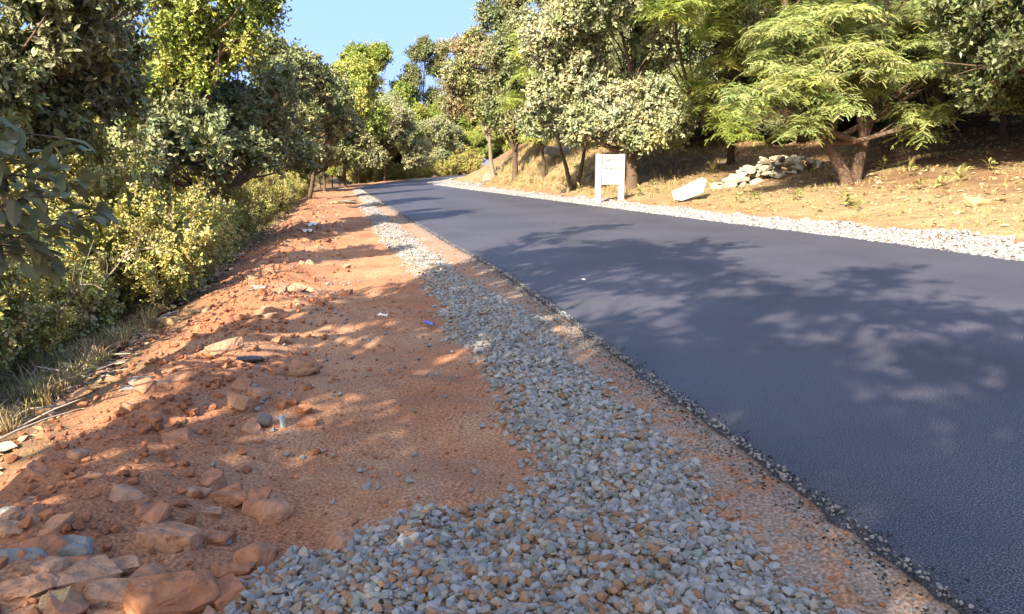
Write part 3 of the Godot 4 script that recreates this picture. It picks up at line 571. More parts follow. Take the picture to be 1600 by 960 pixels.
	["small_olive", 14.87, 37.06, 0.80, "low leafy tree in the undergrowth of the right-hand slope", "low leafy trees of the right-hand slope"],
	["small_dark", 24.15, 32.03, 0.79, "low leafy tree in the undergrowth of the right-hand slope", "low leafy trees of the right-hand slope"],
	["small_dark", 17.16, 56.49, 0.70, "low leafy tree in the undergrowth of the right-hand slope", "low leafy trees of the right-hand slope"],
	["small_pale", 26.58, 35.12, 0.53, "low leafy tree in the undergrowth of the right-hand slope", "low leafy trees of the right-hand slope"],
	["small_pale", 12.15, 33.19, 0.68, "low leafy tree in the undergrowth of the right-hand slope", "low leafy trees of the right-hand slope"],
	["small_pale", 13.56, 42.37, 0.72, "low leafy tree in the undergrowth of the right-hand slope", "low leafy trees of the right-hand slope"],
	["small_dark", 19.38, 52.99, 0.55, "low leafy tree in the undergrowth of the right-hand slope", "low leafy trees of the right-hand slope"],
	["far_dark", 12.97, 24.00, 0.75, "dark shaded tree on the wooded slope behind the feathery tree", "trees on the wooded slope right of the road"],
	["far_dark", 14.54, 23.00, 0.75, "dark shaded tree on the wooded slope behind the feathery tree", "trees on the wooded slope right of the road"],
	["far_dark", 13.64, 20.00, 0.75, "dark shaded tree on the wooded slope behind the feathery tree", "trees on the wooded slope right of the road"],
	["far_dark", 18.21, 30.00, 0.75, "dark shaded tree on the wooded slope behind the feathery tree", "trees on the wooded slope right of the road"],
	["far_dark", 16.47, 22.00, 0.75, "dark shaded tree on the wooded slope behind the feathery tree", "trees on the wooded slope right of the road"],
	["far_dark", 11.71, 16.00, 0.75, "dark shaded tree on the wooded slope behind the feathery tree", "trees on the wooded slope right of the road"],
	["small_olive", -26.62, 106.87, 0.57, "low tree standing along the outer side of the bend", "low trees along the outer side of the bend"],
	["far_lime", -25.34, 108.59, 0.78, "low tree standing along the outer side of the bend", "low trees along the outer side of the bend"],
	["small_olive", -23.80, 109.42, 0.61, "low tree standing along the outer side of the bend", "low trees along the outer side of the bend"],
	["far_lime", -22.13, 109.66, 0.56, "low tree standing along the outer side of the bend", "low trees along the outer side of the bend"],
	["far_lime", -19.86, 106.79, 0.56, "low tree standing along the outer side of the bend", "low trees along the outer side of the bend"],
	["far_lime", -17.74, 104.22, 0.59, "low tree standing along the outer side of the bend", "low trees along the outer side of the bend"],
	["small_olive", -16.91, 109.52, 0.78, "low tree standing along the outer side of the bend", "low trees along the outer side of the bend"],
	["far_lime", -14.97, 107.98, 0.79, "low tree standing along the outer side of the bend", "low trees along the outer side of the bend"],
	["small_olive", -13.57, 110.40, 0.55, "low tree standing along the outer side of the bend", "low trees along the outer side of the bend"],
	["far_lime", -11.99, 111.96, 0.64, "low tree standing along the outer side of the bend", "low trees along the outer side of the bend"],
	["small_olive", -9.76, 106.85, 0.71, "low tree standing along the outer side of the bend", "low trees along the outer side of the bend"],
	["far_lime", -8.13, 107.58, 0.74, "low tree standing along the outer side of the bend", "low trees along the outer side of the bend"],
	["small_olive", -6.57, 109.86, 0.56, "low tree standing along the outer side of the bend", "low trees along the outer side of the bend"],
	["far_lime", -4.69, 106.64, 0.67, "low tree standing along the outer side of the bend", "low trees along the outer side of the bend"],
]
const SHRUBS := [
	[-4.54, 5.20, 0.79, 0.79, "low yellow-green shrub, first from the camera in the thicket's front row", "sunlit shrubs of the thicket left of the red shoulder"],
	[-4.68, 6.57, 0.70, 0.72, "low yellow-green shrub, second from the camera in the thicket's front row", "sunlit shrubs of the thicket left of the red shoulder"],
	[-5.00, 8.06, 0.83, 0.74, "low yellow-green shrub, third from the camera in the thicket's front row", "sunlit shrubs of the thicket left of the red shoulder"],
	[-4.52, 9.68, 0.78, 0.76, "low yellow-green shrub, fourth from the camera in the thicket's front row", "sunlit shrubs of the thicket left of the red shoulder"],
	[-4.92, 11.46, 0.66, 0.64, "low yellow-green shrub, fifth from the camera in the thicket's front row", "sunlit shrubs of the thicket left of the red shoulder"],
	[-5.44, 13.39, 0.78, 0.66, "low yellow-green shrub, sixth from the camera in the thicket's front row", "sunlit shrubs of the thicket left of the red shoulder"],
	[-6.08, 15.49, 0.70, 0.67, "low yellow-green shrub, seventh from the camera in the thicket's front row", "sunlit shrubs of the thicket left of the red shoulder"],
	[-6.64, 17.79, 0.81, 0.79, "low yellow-green shrub, eighth from the camera in the thicket's front row", "sunlit shrubs of the thicket left of the red shoulder"],
	[-7.31, 20.29, 0.73, 0.67, "low yellow-green shrub, ninth from the camera in the thicket's front row", "sunlit shrubs of the thicket left of the red shoulder"],
	[-7.80, 23.01, 0.81, 0.67, "low yellow-green shrub, tenth from the camera in the thicket's front row", "sunlit shrubs of the thicket left of the red shoulder"],
	[-8.61, 25.98, 0.71, 0.69, "low yellow-green shrub, eleventh from the camera in the thicket's front row", "sunlit shrubs of the thicket left of the red shoulder"],
	[-9.09, 29.22, 0.91, 0.72, "low yellow-green shrub, twelfth from the camera in the thicket's front row", "sunlit shrubs of the thicket left of the red shoulder"],
	[-10.22, 32.75, 0.69, 0.74, "low yellow-green shrub, thirteenth from the camera in the thicket's front row", "sunlit shrubs of the thicket left of the red shoulder"],
	[-10.97, 36.60, 0.67, 0.76, "low yellow-green shrub, fourteenth from the camera in the thicket's front row", "sunlit shrubs of the thicket left of the red shoulder"],
	[-12.03, 40.79, 0.67, 0.79, "low yellow-green shrub, fifteenth from the camera in the thicket's front row", "sunlit shrubs of the thicket left of the red shoulder"],
	[-13.05, 45.37, 0.83, 0.71, "low yellow-green shrub, sixteenth from the camera in the thicket's front row", "sunlit shrubs of the thicket left of the red shoulder"],
	[-14.01, 50.35, 0.67, 0.70, "low yellow-green shrub, seventeenth from the camera in the thicket's front row", "sunlit shrubs of the thicket left of the red shoulder"],
	[-15.47, 55.78, 0.71, 0.69, "low yellow-green shrub, eighteenth from the camera in the thicket's front row", "sunlit shrubs of the thicket left of the red shoulder"],
	[-16.55, 61.70, 0.86, 0.79, "low yellow-green shrub, nineteenth from the camera in the thicket's front row", "sunlit shrubs of the thicket left of the red shoulder"],
	[-18.11, 68.15, 0.74, 0.68, "low yellow-green shrub, twentieth from the camera in the thicket's front row", "sunlit shrubs of the thicket left of the red shoulder"],
	[-5.32, 6.20, 1.39, 1.16, "yellow-green shrub, first from the camera in the thicket's middle row", "sunlit shrubs of the thicket left of the red shoulder"],
	[-6.03, 7.65, 1.23, 1.06, "yellow-green shrub, second from the camera in the thicket's middle row", "sunlit shrubs of the thicket left of the red shoulder"],
	[-5.96, 9.21, 1.35, 1.18, "yellow-green shrub, third from the camera in the thicket's middle row", "sunlit shrubs of the thicket left of the red shoulder"],
	[-5.89, 10.89, 1.50, 1.19, "yellow-green shrub, fourth from the camera in the thicket's middle row", "sunlit shrubs of the thicket left of the red shoulder"],
	[-6.59, 12.72, 1.27, 1.18, "yellow-green shrub, fifth from the camera in the thicket's middle row", "sunlit shrubs of the thicket left of the red shoulder"],
	[-7.12, 14.68, 1.55, 0.95, "yellow-green shrub, sixth from the camera in the thicket's middle row", "sunlit shrubs of the thicket left of the red shoulder"],
	[-7.18, 16.81, 1.30, 1.08, "yellow-green shrub, seventh from the camera in the thicket's middle row", "sunlit shrubs of the thicket left of the red shoulder"],
	[-7.92, 19.10, 1.23, 1.11, "yellow-green shrub, eighth from the camera in the thicket's middle row", "sunlit shrubs of the thicket left of the red shoulder"],
	[-8.62, 21.58, 1.42, 1.08, "yellow-green shrub, ninth from the camera in the thicket's middle row", "sunlit shrubs of the thicket left of the red shoulder"],
	[-9.18, 24.26, 1.44, 0.97, "yellow-green shrub, tenth from the camera in the thicket's middle row", "sunlit shrubs of the thicket left of the red shoulder"],
	[-9.79, 27.15, 1.25, 0.98, "yellow-green shrub, eleventh from the camera in the thicket's middle row", "sunlit shrubs of the thicket left of the red shoulder"],
	[-10.68, 30.27, 1.31, 1.03, "yellow-green shrub, twelfth from the camera in the thicket's middle row", "sunlit shrubs of the thicket left of the red shoulder"],
	[-11.21, 33.64, 1.41, 0.98, "yellow-green shrub, thirteenth from the camera in the thicket's middle row", "sunlit shrubs of the thicket left of the red shoulder"],
	[-12.24, 37.28, 1.22, 1.19, "yellow-green shrub, fourteenth from the camera in the thicket's middle row", "sunlit shrubs of the thicket left of the red shoulder"],
	[-12.90, 41.21, 1.47, 1.09, "yellow-green shrub, fifteenth from the camera in the thicket's middle row", "sunlit shrubs of the thicket left of the red shoulder"],
	[-14.01, 45.46, 1.31, 1.04, "yellow-green shrub, sixteenth from the camera in the thicket's middle row", "sunlit shrubs of the thicket left of the red shoulder"],
	[-15.23, 50.05, 1.38, 1.08, "yellow-green shrub, seventeenth from the camera in the thicket's middle row", "sunlit shrubs of the thicket left of the red shoulder"],
	[-16.12, 55.00, 1.42, 0.99, "yellow-green shrub, eighteenth from the camera in the thicket's middle row", "sunlit shrubs of the thicket left of the red shoulder"],
	[-17.41, 60.35, 1.43, 1.09, "yellow-green shrub, nineteenth from the camera in the thicket's middle row", "sunlit shrubs of the thicket left of the red shoulder"],
	[-18.66, 66.13, 1.40, 1.00, "yellow-green shrub, twentieth from the camera in the thicket's middle row", "sunlit shrubs of the thicket left of the red shoulder"],
	[-7.34, 7.50, 1.40, 1.15, "tall leafy shrub, first from the camera in the thicket's back row", "sunlit shrubs of the thicket left of the red shoulder"],
	[-7.68, 9.24, 1.31, 1.07, "tall leafy shrub, second from the camera in the thicket's back row", "sunlit shrubs of the thicket left of the red shoulder"],
	[-7.47, 11.12, 1.27, 1.06, "tall leafy shrub, third from the camera in the thicket's back row", "sunlit shrubs of the thicket left of the red shoulder"],
	[-7.97, 13.17, 1.70, 1.37, "tall leafy shrub, fourth from the camera in the thicket's back row", "sunlit shrubs of the thicket left of the red shoulder"],
	[-8.49, 15.39, 1.78, 1.42, "tall leafy shrub, fifth from the camera in the thicket's back row", "sunlit shrubs of the thicket left of the red shoulder"],
	[-9.09, 17.80, 2.03, 1.45, "tall leafy shrub, sixth from the camera in the thicket's back row", "sunlit shrubs of the thicket left of the red shoulder"],
	[-9.71, 20.41, 2.02, 1.29, "tall leafy shrub, seventh from the camera in the thicket's back row", "sunlit shrubs of the thicket left of the red shoulder"],
	[-10.16, 23.24, 2.10, 1.26, "tall leafy shrub, eighth from the camera in the thicket's back row", "sunlit shrubs of the thicket left of the red shoulder"],
	[-10.79, 26.32, 2.03, 1.25, "tall leafy shrub, ninth from the camera in the thicket's back row", "sunlit shrubs of the thicket left of the red shoulder"],
	[-12.14, 29.66, 1.88, 1.31, "tall leafy shrub, tenth from the camera in the thicket's back row", "sunlit shrubs of the thicket left of the red shoulder"],
	[-12.61, 33.28, 2.08, 1.35, "tall leafy shrub, eleventh from the camera in the thicket's back row", "sunlit shrubs of the thicket left of the red shoulder"],
	[-13.52, 37.20, 1.82, 1.43, "tall leafy shrub, twelfth from the camera in the thicket's back row", "sunlit shrubs of the thicket left of the red shoulder"],
	[-14.54, 41.47, 1.64, 1.45, "tall leafy shrub, thirteenth from the camera in the thicket's back row", "sunlit shrubs of the thicket left of the red shoulder"],
	[-15.43, 46.09, 1.63, 1.25, "tall leafy shrub, fourteenth from the camera in the thicket's back row", "sunlit shrubs of the thicket left of the red shoulder"],
	[-17.39, 51.11, 1.82, 1.43, "tall leafy shrub, fifteenth from the camera in the thicket's back row", "sunlit shrubs of the thicket left of the red shoulder"],
	[-18.25, 56.55, 2.09, 1.34, "tall leafy shrub, sixteenth from the camera in the thicket's back row", "sunlit shrubs of the thicket left of the red shoulder"],
	[-19.32, 62.46, 1.94, 1.25, "tall leafy shrub, seventeenth from the camera in the thicket's back row", "sunlit shrubs of the thicket left of the red shoulder"],
	[-8.76, 9, 2.28, 1.73, "very tall leafy shrub, first from the camera behind the thicket", "sunlit shrubs of the thicket left of the red shoulder"],
	[-9.33, 11.35, 2.37, 1.67, "very tall leafy shrub, second from the camera behind the thicket", "sunlit shrubs of the thicket left of the red shoulder"],
	[-10.13, 13.82, 2.10, 1.53, "very tall leafy shrub, third from the camera behind the thicket", "sunlit shrubs of the thicket left of the red shoulder"],
	[-10.49, 16.41, 2.01, 1.51, "very tall leafy shrub, fourth from the camera behind the thicket", "sunlit shrubs of the thicket left of the red shoulder"],
	[-11.04, 19.13, 1.96, 1.68, "very tall leafy shrub, fifth from the camera behind the thicket", "sunlit shrubs of the thicket left of the red shoulder"],
	[-12.07, 21.99, 2.28, 1.85, "very tall leafy shrub, sixth from the camera behind the thicket", "sunlit shrubs of the thicket left of the red shoulder"],
	[-12.43, 24.98, 2.23, 1.86, "very tall leafy shrub, seventh from the camera behind the thicket", "sunlit shrubs of the thicket left of the red shoulder"],
	[-13.22, 28.13, 2.36, 1.54, "very tall leafy shrub, eighth from the camera behind the thicket", "sunlit shrubs of the thicket left of the red shoulder"],
	[-14.40, 31.44, 2.34, 1.89, "very tall leafy shrub, ninth from the camera behind the thicket", "sunlit shrubs of the thicket left of the red shoulder"],
	[-20.24, 101.40, 1.65, 1.98, "roadside bush at the outer side of the bend, first from the left", "bushes along the outer side of the bend"],
	[-17.81, 102.00, 1.95, 2.34, "roadside bush at the outer side of the bend, second from the left", "bushes along the outer side of the bend"],
	[-15.76, 102.50, 1.50, 1.80, "roadside bush at the outer side of the bend, third from the left", "bushes along the outer side of the bend"],
	[-13.70, 103.00, 1.35, 1.62, "roadside bush at the outer side of the bend, fourth from the left", "bushes along the outer side of the bend"],
	[-11.50, 102.50, 1.20, 1.44, "roadside bush at the outer side of the bend, fifth from the left", "bushes along the outer side of the bend"],
	[-9.32, 102.00, 1.35, 1.62, "roadside bush at the outer side of the bend, sixth from the left", "bushes along the outer side of the bend"],
	[-7.17, 101.50, 1.65, 1.98, "roadside bush at the outer side of the bend, seventh from the left", "bushes along the outer side of the bend"],
	[-5.46, 101.10, 1.80, 2.16, "roadside bush at the outer side of the bend, eighth from the left", "bushes along the outer side of the bend"],
]
const PLANTS := [
	[7.27, 19.55, 1.20, "small leafy green plant on the dry verge, tenth from the left", "small green plants on the verge"],
	[7.48, 17.11, 1.50, "small leafy green plant on the dry verge, thirteenth from the left", "small green plants on the verge"],
	[9.36, 17.59, 1.20, "small leafy green plant on the dry verge, seventeenth from the left", "small green plants on the verge"],
	[10.19, 17.48, 1.30, "small leafy green plant on the dry verge, nineteenth from the left", "small green plants on the verge"],
	[10.17, 19.74, 1.20, "small leafy green plant on the dry verge, sixteenth from the left", "small green plants on the verge"],
	[6.62, 20.84, 1.00, "small leafy green plant on the dry verge, eighth from the left", "small green plants on the verge"],
	[6.11, 20.58, 0.90, "small leafy green plant on the dry verge, seventh from the left", "small green plants on the verge"],
	[7.61, 29.08, 1.50, "small leafy green plant on the dry verge, sixth from the left", "small green plants on the verge"],
	[5.05, 27.50, 1.30, "small leafy green plant on the dry verge, fifth from the left", "small green plants on the verge"],
	[4.44, 26.61, 1.10, "small leafy green plant on the dry verge, fourth from the left", "small green plants on the verge"],
	[9.30, 23.82, 1.30, "small leafy green plant on the dry verge, eleventh from the left", "small green plants on the verge"],
	[10.22, 24.64, 1.20, "small leafy green plant on the dry verge, twelfth from the left", "small green plants on the verge"],
	[11.15, 18.03, 1.20, "small leafy green plant on the dry verge, twentieth from the left", "small green plants on the verge"],
	[8.90, 26.12, 1.30, "small leafy green plant on the dry verge, ninth from the left", "small green plants on the verge"],
	[9.67, 17.32, 1.00, "small leafy green plant on the dry verge, eighteenth from the left", "small green plants on the verge"],
	[10.43, 21.67, 1.30, "small leafy green plant on the dry verge, fifteenth from the left", "small green plants on the verge"],
	[7.40, 16.37, 0.90, "small leafy green plant on the dry verge, fourteenth from the left", "small green plants on the verge"],
	[2.07, 41.57, 1.40, "small leafy green plant on the dry verge, second from the left", "small green plants on the verge"],
	[1.02, 40.74, 1.10, "small leafy green plant on the dry verge, first from the left", "small green plants on the verge"],
	[2.86, 32.66, 1.10, "small leafy green plant on the dry verge, third from the left", "small green plants on the verge"],
]
const BOUGHS := [
	[-4.88, 8.00, 1.15, 1.10, 0.30, "pale bare bough arching right out of the thicket"],
	[-5.67, 10.00, 1.50, -0.90, 0.20, "pale bare bough leaning left in the thicket"],
	[-4.44, 6.80, 0.90, 0.80, -0.10, "thin bare bough low in the thicket's front"],
	[-6.50, 12.00, 2.20, 0.90, 0.10, "tall bare stem standing above the thicket"],
]

# ---------------------------------------------------------------- ground, road, gravel
func band(table: Array, d: float) -> float:
	for j in table.size() - 1:
		if d <= table[j + 1][1] or j == table.size() - 2:
			var a: Array = table[j]; var b: Array = table[j + 1]
			return lerpf(a[0], b[0], clampf((d - a[1]) / (b[1] - a[1]), -0.5, 1.0))
	return 0.0

func in_gravel(x: float, d: float) -> float:      # 0 outside the heap beside the asphalt, rising to 1 along its middle
	var t := across(x, d)
	var w := 0.0
	if d < 34.0:
		var a := band(HEAP_LEFT, d) + 0.10 * n1.get_noise_2d(3.0, d * 2.0)
		var b := band(HEAP_RIGHT, d) + 0.08 * n1.get_noise_2d(8.0, d * 2.0)
		w = minf(x - a, b - x) + 0.10
	else:
		var u := -t - HALF
		w = minf(u - 0.02, 0.85 - u)
	return clampf(w / 0.32, 0.0, 1.0)

func strip(u0: float, u1: float, du: float, s_list: Array, right: bool) -> Array:
	var out := []
	return out

func build_ground() -> void:
	var xs := steps(16.0, 420.0, 0.5, 1.13, 60.0)
	var neg := steps(15.0, 420.0, 0.5, 1.13, 60.0)
	neg.reverse()
	var all_x := []
	for q in neg: all_x.append(-q)
	all_x.append_array(even(-14.75, 15.75, 0.25)); all_x.append_array(xs)
	var ds := []
	var back := steps(2.0, 60.0, 0.6, 1.2, 20.0); back.reverse()
	for q in back: ds.append(-q)
	ds.append_array(even(-1.8, 22.0, 0.25)); ds.append_array(steps(22.3, 900.0, 0.35, 1.045, 60.0))
	var s := Shape.new()
	var w := all_x.size()
	for d in ds:
		for x in all_x:
			var t := across(x, d)
			var y := land(x, d)
			if absf(t) < HALF + 0.1 and absf(x) < 70 and d < 160: y -= 0.2
			if t < 0 and d > -4.0 and d < 74.0:
				var u := -t - HALF
				y -= 0.16 * smoothstep(4.35, 3.9, u)
			s.v.append(Vector3(x, y, -d)); s.c.append(land_color(x, d))
	finish_grid(s, w, ds.size())
	tag(obj("ground", s.done(), mat.floor), "", "", "", "structure")
	# the red shoulder, finely modelled
	s = Shape.new()
	var us := even(-0.12, 4.5, 0.055)
	var ss := 0.0
	var rows := 0
	var line := fine_line(-3.0, 76.0)
	for p in line:
		for u in us:
			var q: Vector2 = p[0] - p[1] * (HALF + u)
			var y := land(q.x, q.y)
			var g := in_gravel(q.x, q.y)
			var far := smoothstep(30.0, 8.0, q.y)
			var wild := 0.07 + 0.75 * exp(-pow((u - 3.2) / 0.6, 2.0))
			wild *= 1.0 - g
			var lump := -n2.get_noise_2d(q.x * 2.4, q.y * 2.4) - 0.45
			var lump2 := -n2.get_noise_2d(q.x * 6.5 + 50, q.y * 6.5) - 0.45
			y += (0.13 * lump + 0.06 * lump2) * wild + 0.012 * n1.get_noise_2d(q.x * 11.0, q.y * 11.0) * far
			y += 0.07 * g * (0.6 + 0.6 * n1.get_noise_2d(q.x * 1.7, q.y * 1.7))
			y -= 0.10 * smoothstep(4.2, 4.5, u) + 0.05 * smoothstep(0.0, -0.1, u)
			var col := land_color(q.x, q.y)
			var dust := Color(0.30, 0.27, 0.24)
			col = col.lerp(dust, 0.65 * g)
			if u < 0.45 and n1.get_noise_2d(q.x * 5.0, q.y * 5.0 + 70) + 0.35 - u > 0.0: col = col.lerp(dust, 0.6)
			s.v.append(Vector3(q.x, y, -q.y)); s.c.append(col)
		rows += 1
	finish_grid(s, us.size(), rows)
	tag(obj("dirt_shoulder", s.done(), mat.soil), "", "", "", "structure")

func fine_line(d0: float, d1: float) -> Array:      # [point, normal to the right] along the road's middle, dense near the camera
	var out := []
	var d := 0.0
	for j in road_pts.size() - 1:
		var a := road_pts[j]; var b := road_pts[j + 1]
		if a.y < d0 or a.y > d1 and a.x < 0.0: continue
		if a.y > d1: break
		var t0 := (b - road_pts[maxi(j - 1, 0)]).normalized()
		var t1 := (road_pts[mini(j + 2, road_pts.size() - 1)] - a).normalized()
		var k := 18 if a.y < 11.0 else (10 if a.y < 20.0 else 3)
		for m in k:
			var f := float(m) / k
			var tt := t0.lerp(t1, f).normalized()
			out.append([a.lerp(b, f), Vector2(tt.y, -tt.x)])
	return out

func finish_grid(s: Shape, w: int, h: int) -> void:
	for r in h - 1:
		for k in w - 1:
			var a := r * w + k
			s.i.append(a); s.i.append(a + w); s.i.append(a + 1)
			s.i.append(a + 1); s.i.append(a + w); s.i.append(a + w + 1)
	s.n.resize(s.v.size())
	for j in range(0, s.i.size(), 3):
		var p := s.i[j]; var q := s.i[j + 1]; var o := s.i[j + 2]
		var nn := (s.v[o] - s.v[p]).cross(s.v[q] - s.v[p])
		if nn.y < 0: nn = -nn
		s.n[p] += nn; s.n[q] += nn; s.n[o] += nn
	for j in s.n.size(): s.n[j] = s.n[j].normalized()
	if (s.v[w + 2] - s.v[2]).cross(s.v[3] - s.v[2]).y < 0:
		return
	for j in range(0, s.i.size(), 3):
		var o := s.i[j + 1]; s.i[j + 1] = s.i[j + 2]; s.i[j + 2] = o

func build_road() -> void:
	var s := Shape.new()
	var ts := [-HALF, -HALF, -2.9, -2.6, -2.3, -2.0, -1.6, -1.2, -0.8, -0.4, 0.0, 0.4, 0.8, 1.2, 1.6, 2.0, 2.3, 2.6, 2.9, HALF, HALF]
	var rows := 0
	for j in road_pts.size() - 1:
		var a := road_pts[j]; var b := road_pts[j + 1]
		var t0 := (b - road_pts[maxi(j - 1, 0)]).normalized()
		var t1 := (road_pts[mini(j + 2, road_pts.size() - 1)] - a).normalized()
		var k := 12 if a.y > 0.0 and a.y < 20.0 else 3
		for m in k:
			var f := float(m) / k
			var p := a.lerp(b, f)
			var tt := t0.lerp(t1, f).normalized()
			var nr := Vector2(tt.y, -tt.x)
			var rag := 0.05 * n1.get_noise_2d(p.x * 3.0, p.y * 3.0) + 0.03 * n1.get_noise_2d(p.x * 14.0, p.y * 14.0)
			for c in ts.size():
				var t: float = ts[c]
				var w := 1.0 if absf(t) > 2.7 else 0.0
				var q := p + nr * (t + rag * w * signf(t))
				var y := plane(q.x, q.y) + 0.012 - 0.02 * (1.0 - smoothstep(HALF, HALF - 0.35, absf(t))) + 0.006 * n1.get_noise_2d(q.x, q.y)
				if c == 0 or c == ts.size() - 1: y -= 0.12
				var worn := 0.86 + 0.22 * n1.get_noise_2d(q.x * 0.35, q.y * 0.35 + 90) + 0.16 * n1.get_noise_2d(q.x * 1.8, q.y * 0.5)
				s.v.append(Vector3(q.x, y, -q.y)); var dust := clampf(1.6 * n1.get_noise_2d(q.x * 2.2 + 31, q.y * 1.1) - 0.15, 0.0, 0.6) * smoothstep(2.0, 2.95, absf(t))
				worn += 0.07 * sin(t * 2.6 + 0.6) + 0.05 * n1.get_noise_2d(t * 3.0, q.y * 0.12)
				s.c.append(Color(worn * (1.0 + dust * 0.45), worn * (1.0 + dust * 0.2), worn * (1.0 - dust * 0.1)))
			rows += 1
	finish_grid(s, ts.size(), rows)
	tag(obj("road", s.done(), mat.asphalt), "", "", "", "structure")

# a stone: the solid that is left inside a handful of planes, so that it has flat broken faces and sharp edges
func hull(planes: Array) -> Array:
	var n := planes.size()
	var faces: Array = []
	for k in n: faces.append([])
	for a in n:
		for b in range(a + 1, n):
			for c in range(b + 1, n):
				var na: Vector3 = planes[a][0]; var nb: Vector3 = planes[b][0]; var nc: Vector3 = planes[c][0]
				var det := na.dot(nb.cross(nc))
				if absf(det) < 0.02: continue
				var p: Vector3 = (nb.cross(nc) * planes[a][1] + nc.cross(na) * planes[b][1] + na.cross(nb) * planes[c][1]) / det
				var inside := true
				for q in planes:
					if p.dot(q[0]) > q[1] + 1e-4:
						inside = false; break
				if inside:
					faces[a].append(p); faces[b].append(p); faces[c].append(p)
	var out: Array = []
	for k in n:
		if faces[k].size() < 3: continue
		var nn: Vector3 = planes[k][0]
		var mid := Vector3.ZERO
		for p in faces[k]: mid += p / faces[k].size()
		var side: Vector3 = (faces[k][0] - mid).normalized()
		var up := nn.cross(side)
		faces[k].sort_custom(func(p, q): return atan2((p - mid).dot(up), (p - mid).dot(side)) > atan2((q - mid).dot(up), (q - mid).dot(side)))
		out.append([mid, faces[k]])
	return out

func rock_mesh(rough_by: float, size: Vector3, cuts: int, blocky: float, finer: int) -> ArrayMesh:
	var pl: Array = []
	for ax in [Vector3.RIGHT, Vector3.LEFT, Vector3.UP, Vector3.DOWN, Vector3.BACK, Vector3.FORWARD]:
		pl.append([(ax + rdir() * (0.25 if blocky > 0.0 else 0.6)).normalized(), rr(0.8, 1.0)])
	for k in cuts: pl.append([rdir(), rr(0.75, 1.05) if blocky > 0.0 else rr(0.7, 1.0)])
	var s := Shape.new()
	var sd := rr(0, 100)
	for f in hull(pl):
		var m: Vector3 = f[0]
		var ring: Array = f[1]
		for k in ring.size():
			var tris: Array = [[m, ring[k], ring[(k + 1) % ring.size()]]]
			for lev in finer:
				var more: Array = []
				for t in tris:
					var a: Vector3 = (t[0] + t[1]) * 0.5; var b: Vector3 = (t[1] + t[2]) * 0.5; var c: Vector3 = (t[2] + t[0]) * 0.5
					more.append([t[0], a, c]); more.append([a, t[1], b]); more.append([c, b, t[2]]); more.append([a, b, c])
				tris = more
			for t in tris:
				var q: Array = []
				for p in t:
					var v: Vector3 = p
					if finer: v *= 1.0 - 0.12 * smoothstep(1.0, 1.5, v.length()) + rough_by * (n1.get_noise_3d(v.x * 1.5 + sd, v.y * 1.5, v.z * 1.5) + 0.4 * n1.get_noise_3d(v.x * 5.0 + sd, v.y * 5.0, v.z * 5.0))
					q.append(v * size)
				s.tri(q[0], q[1], q[2])
	return s.done()

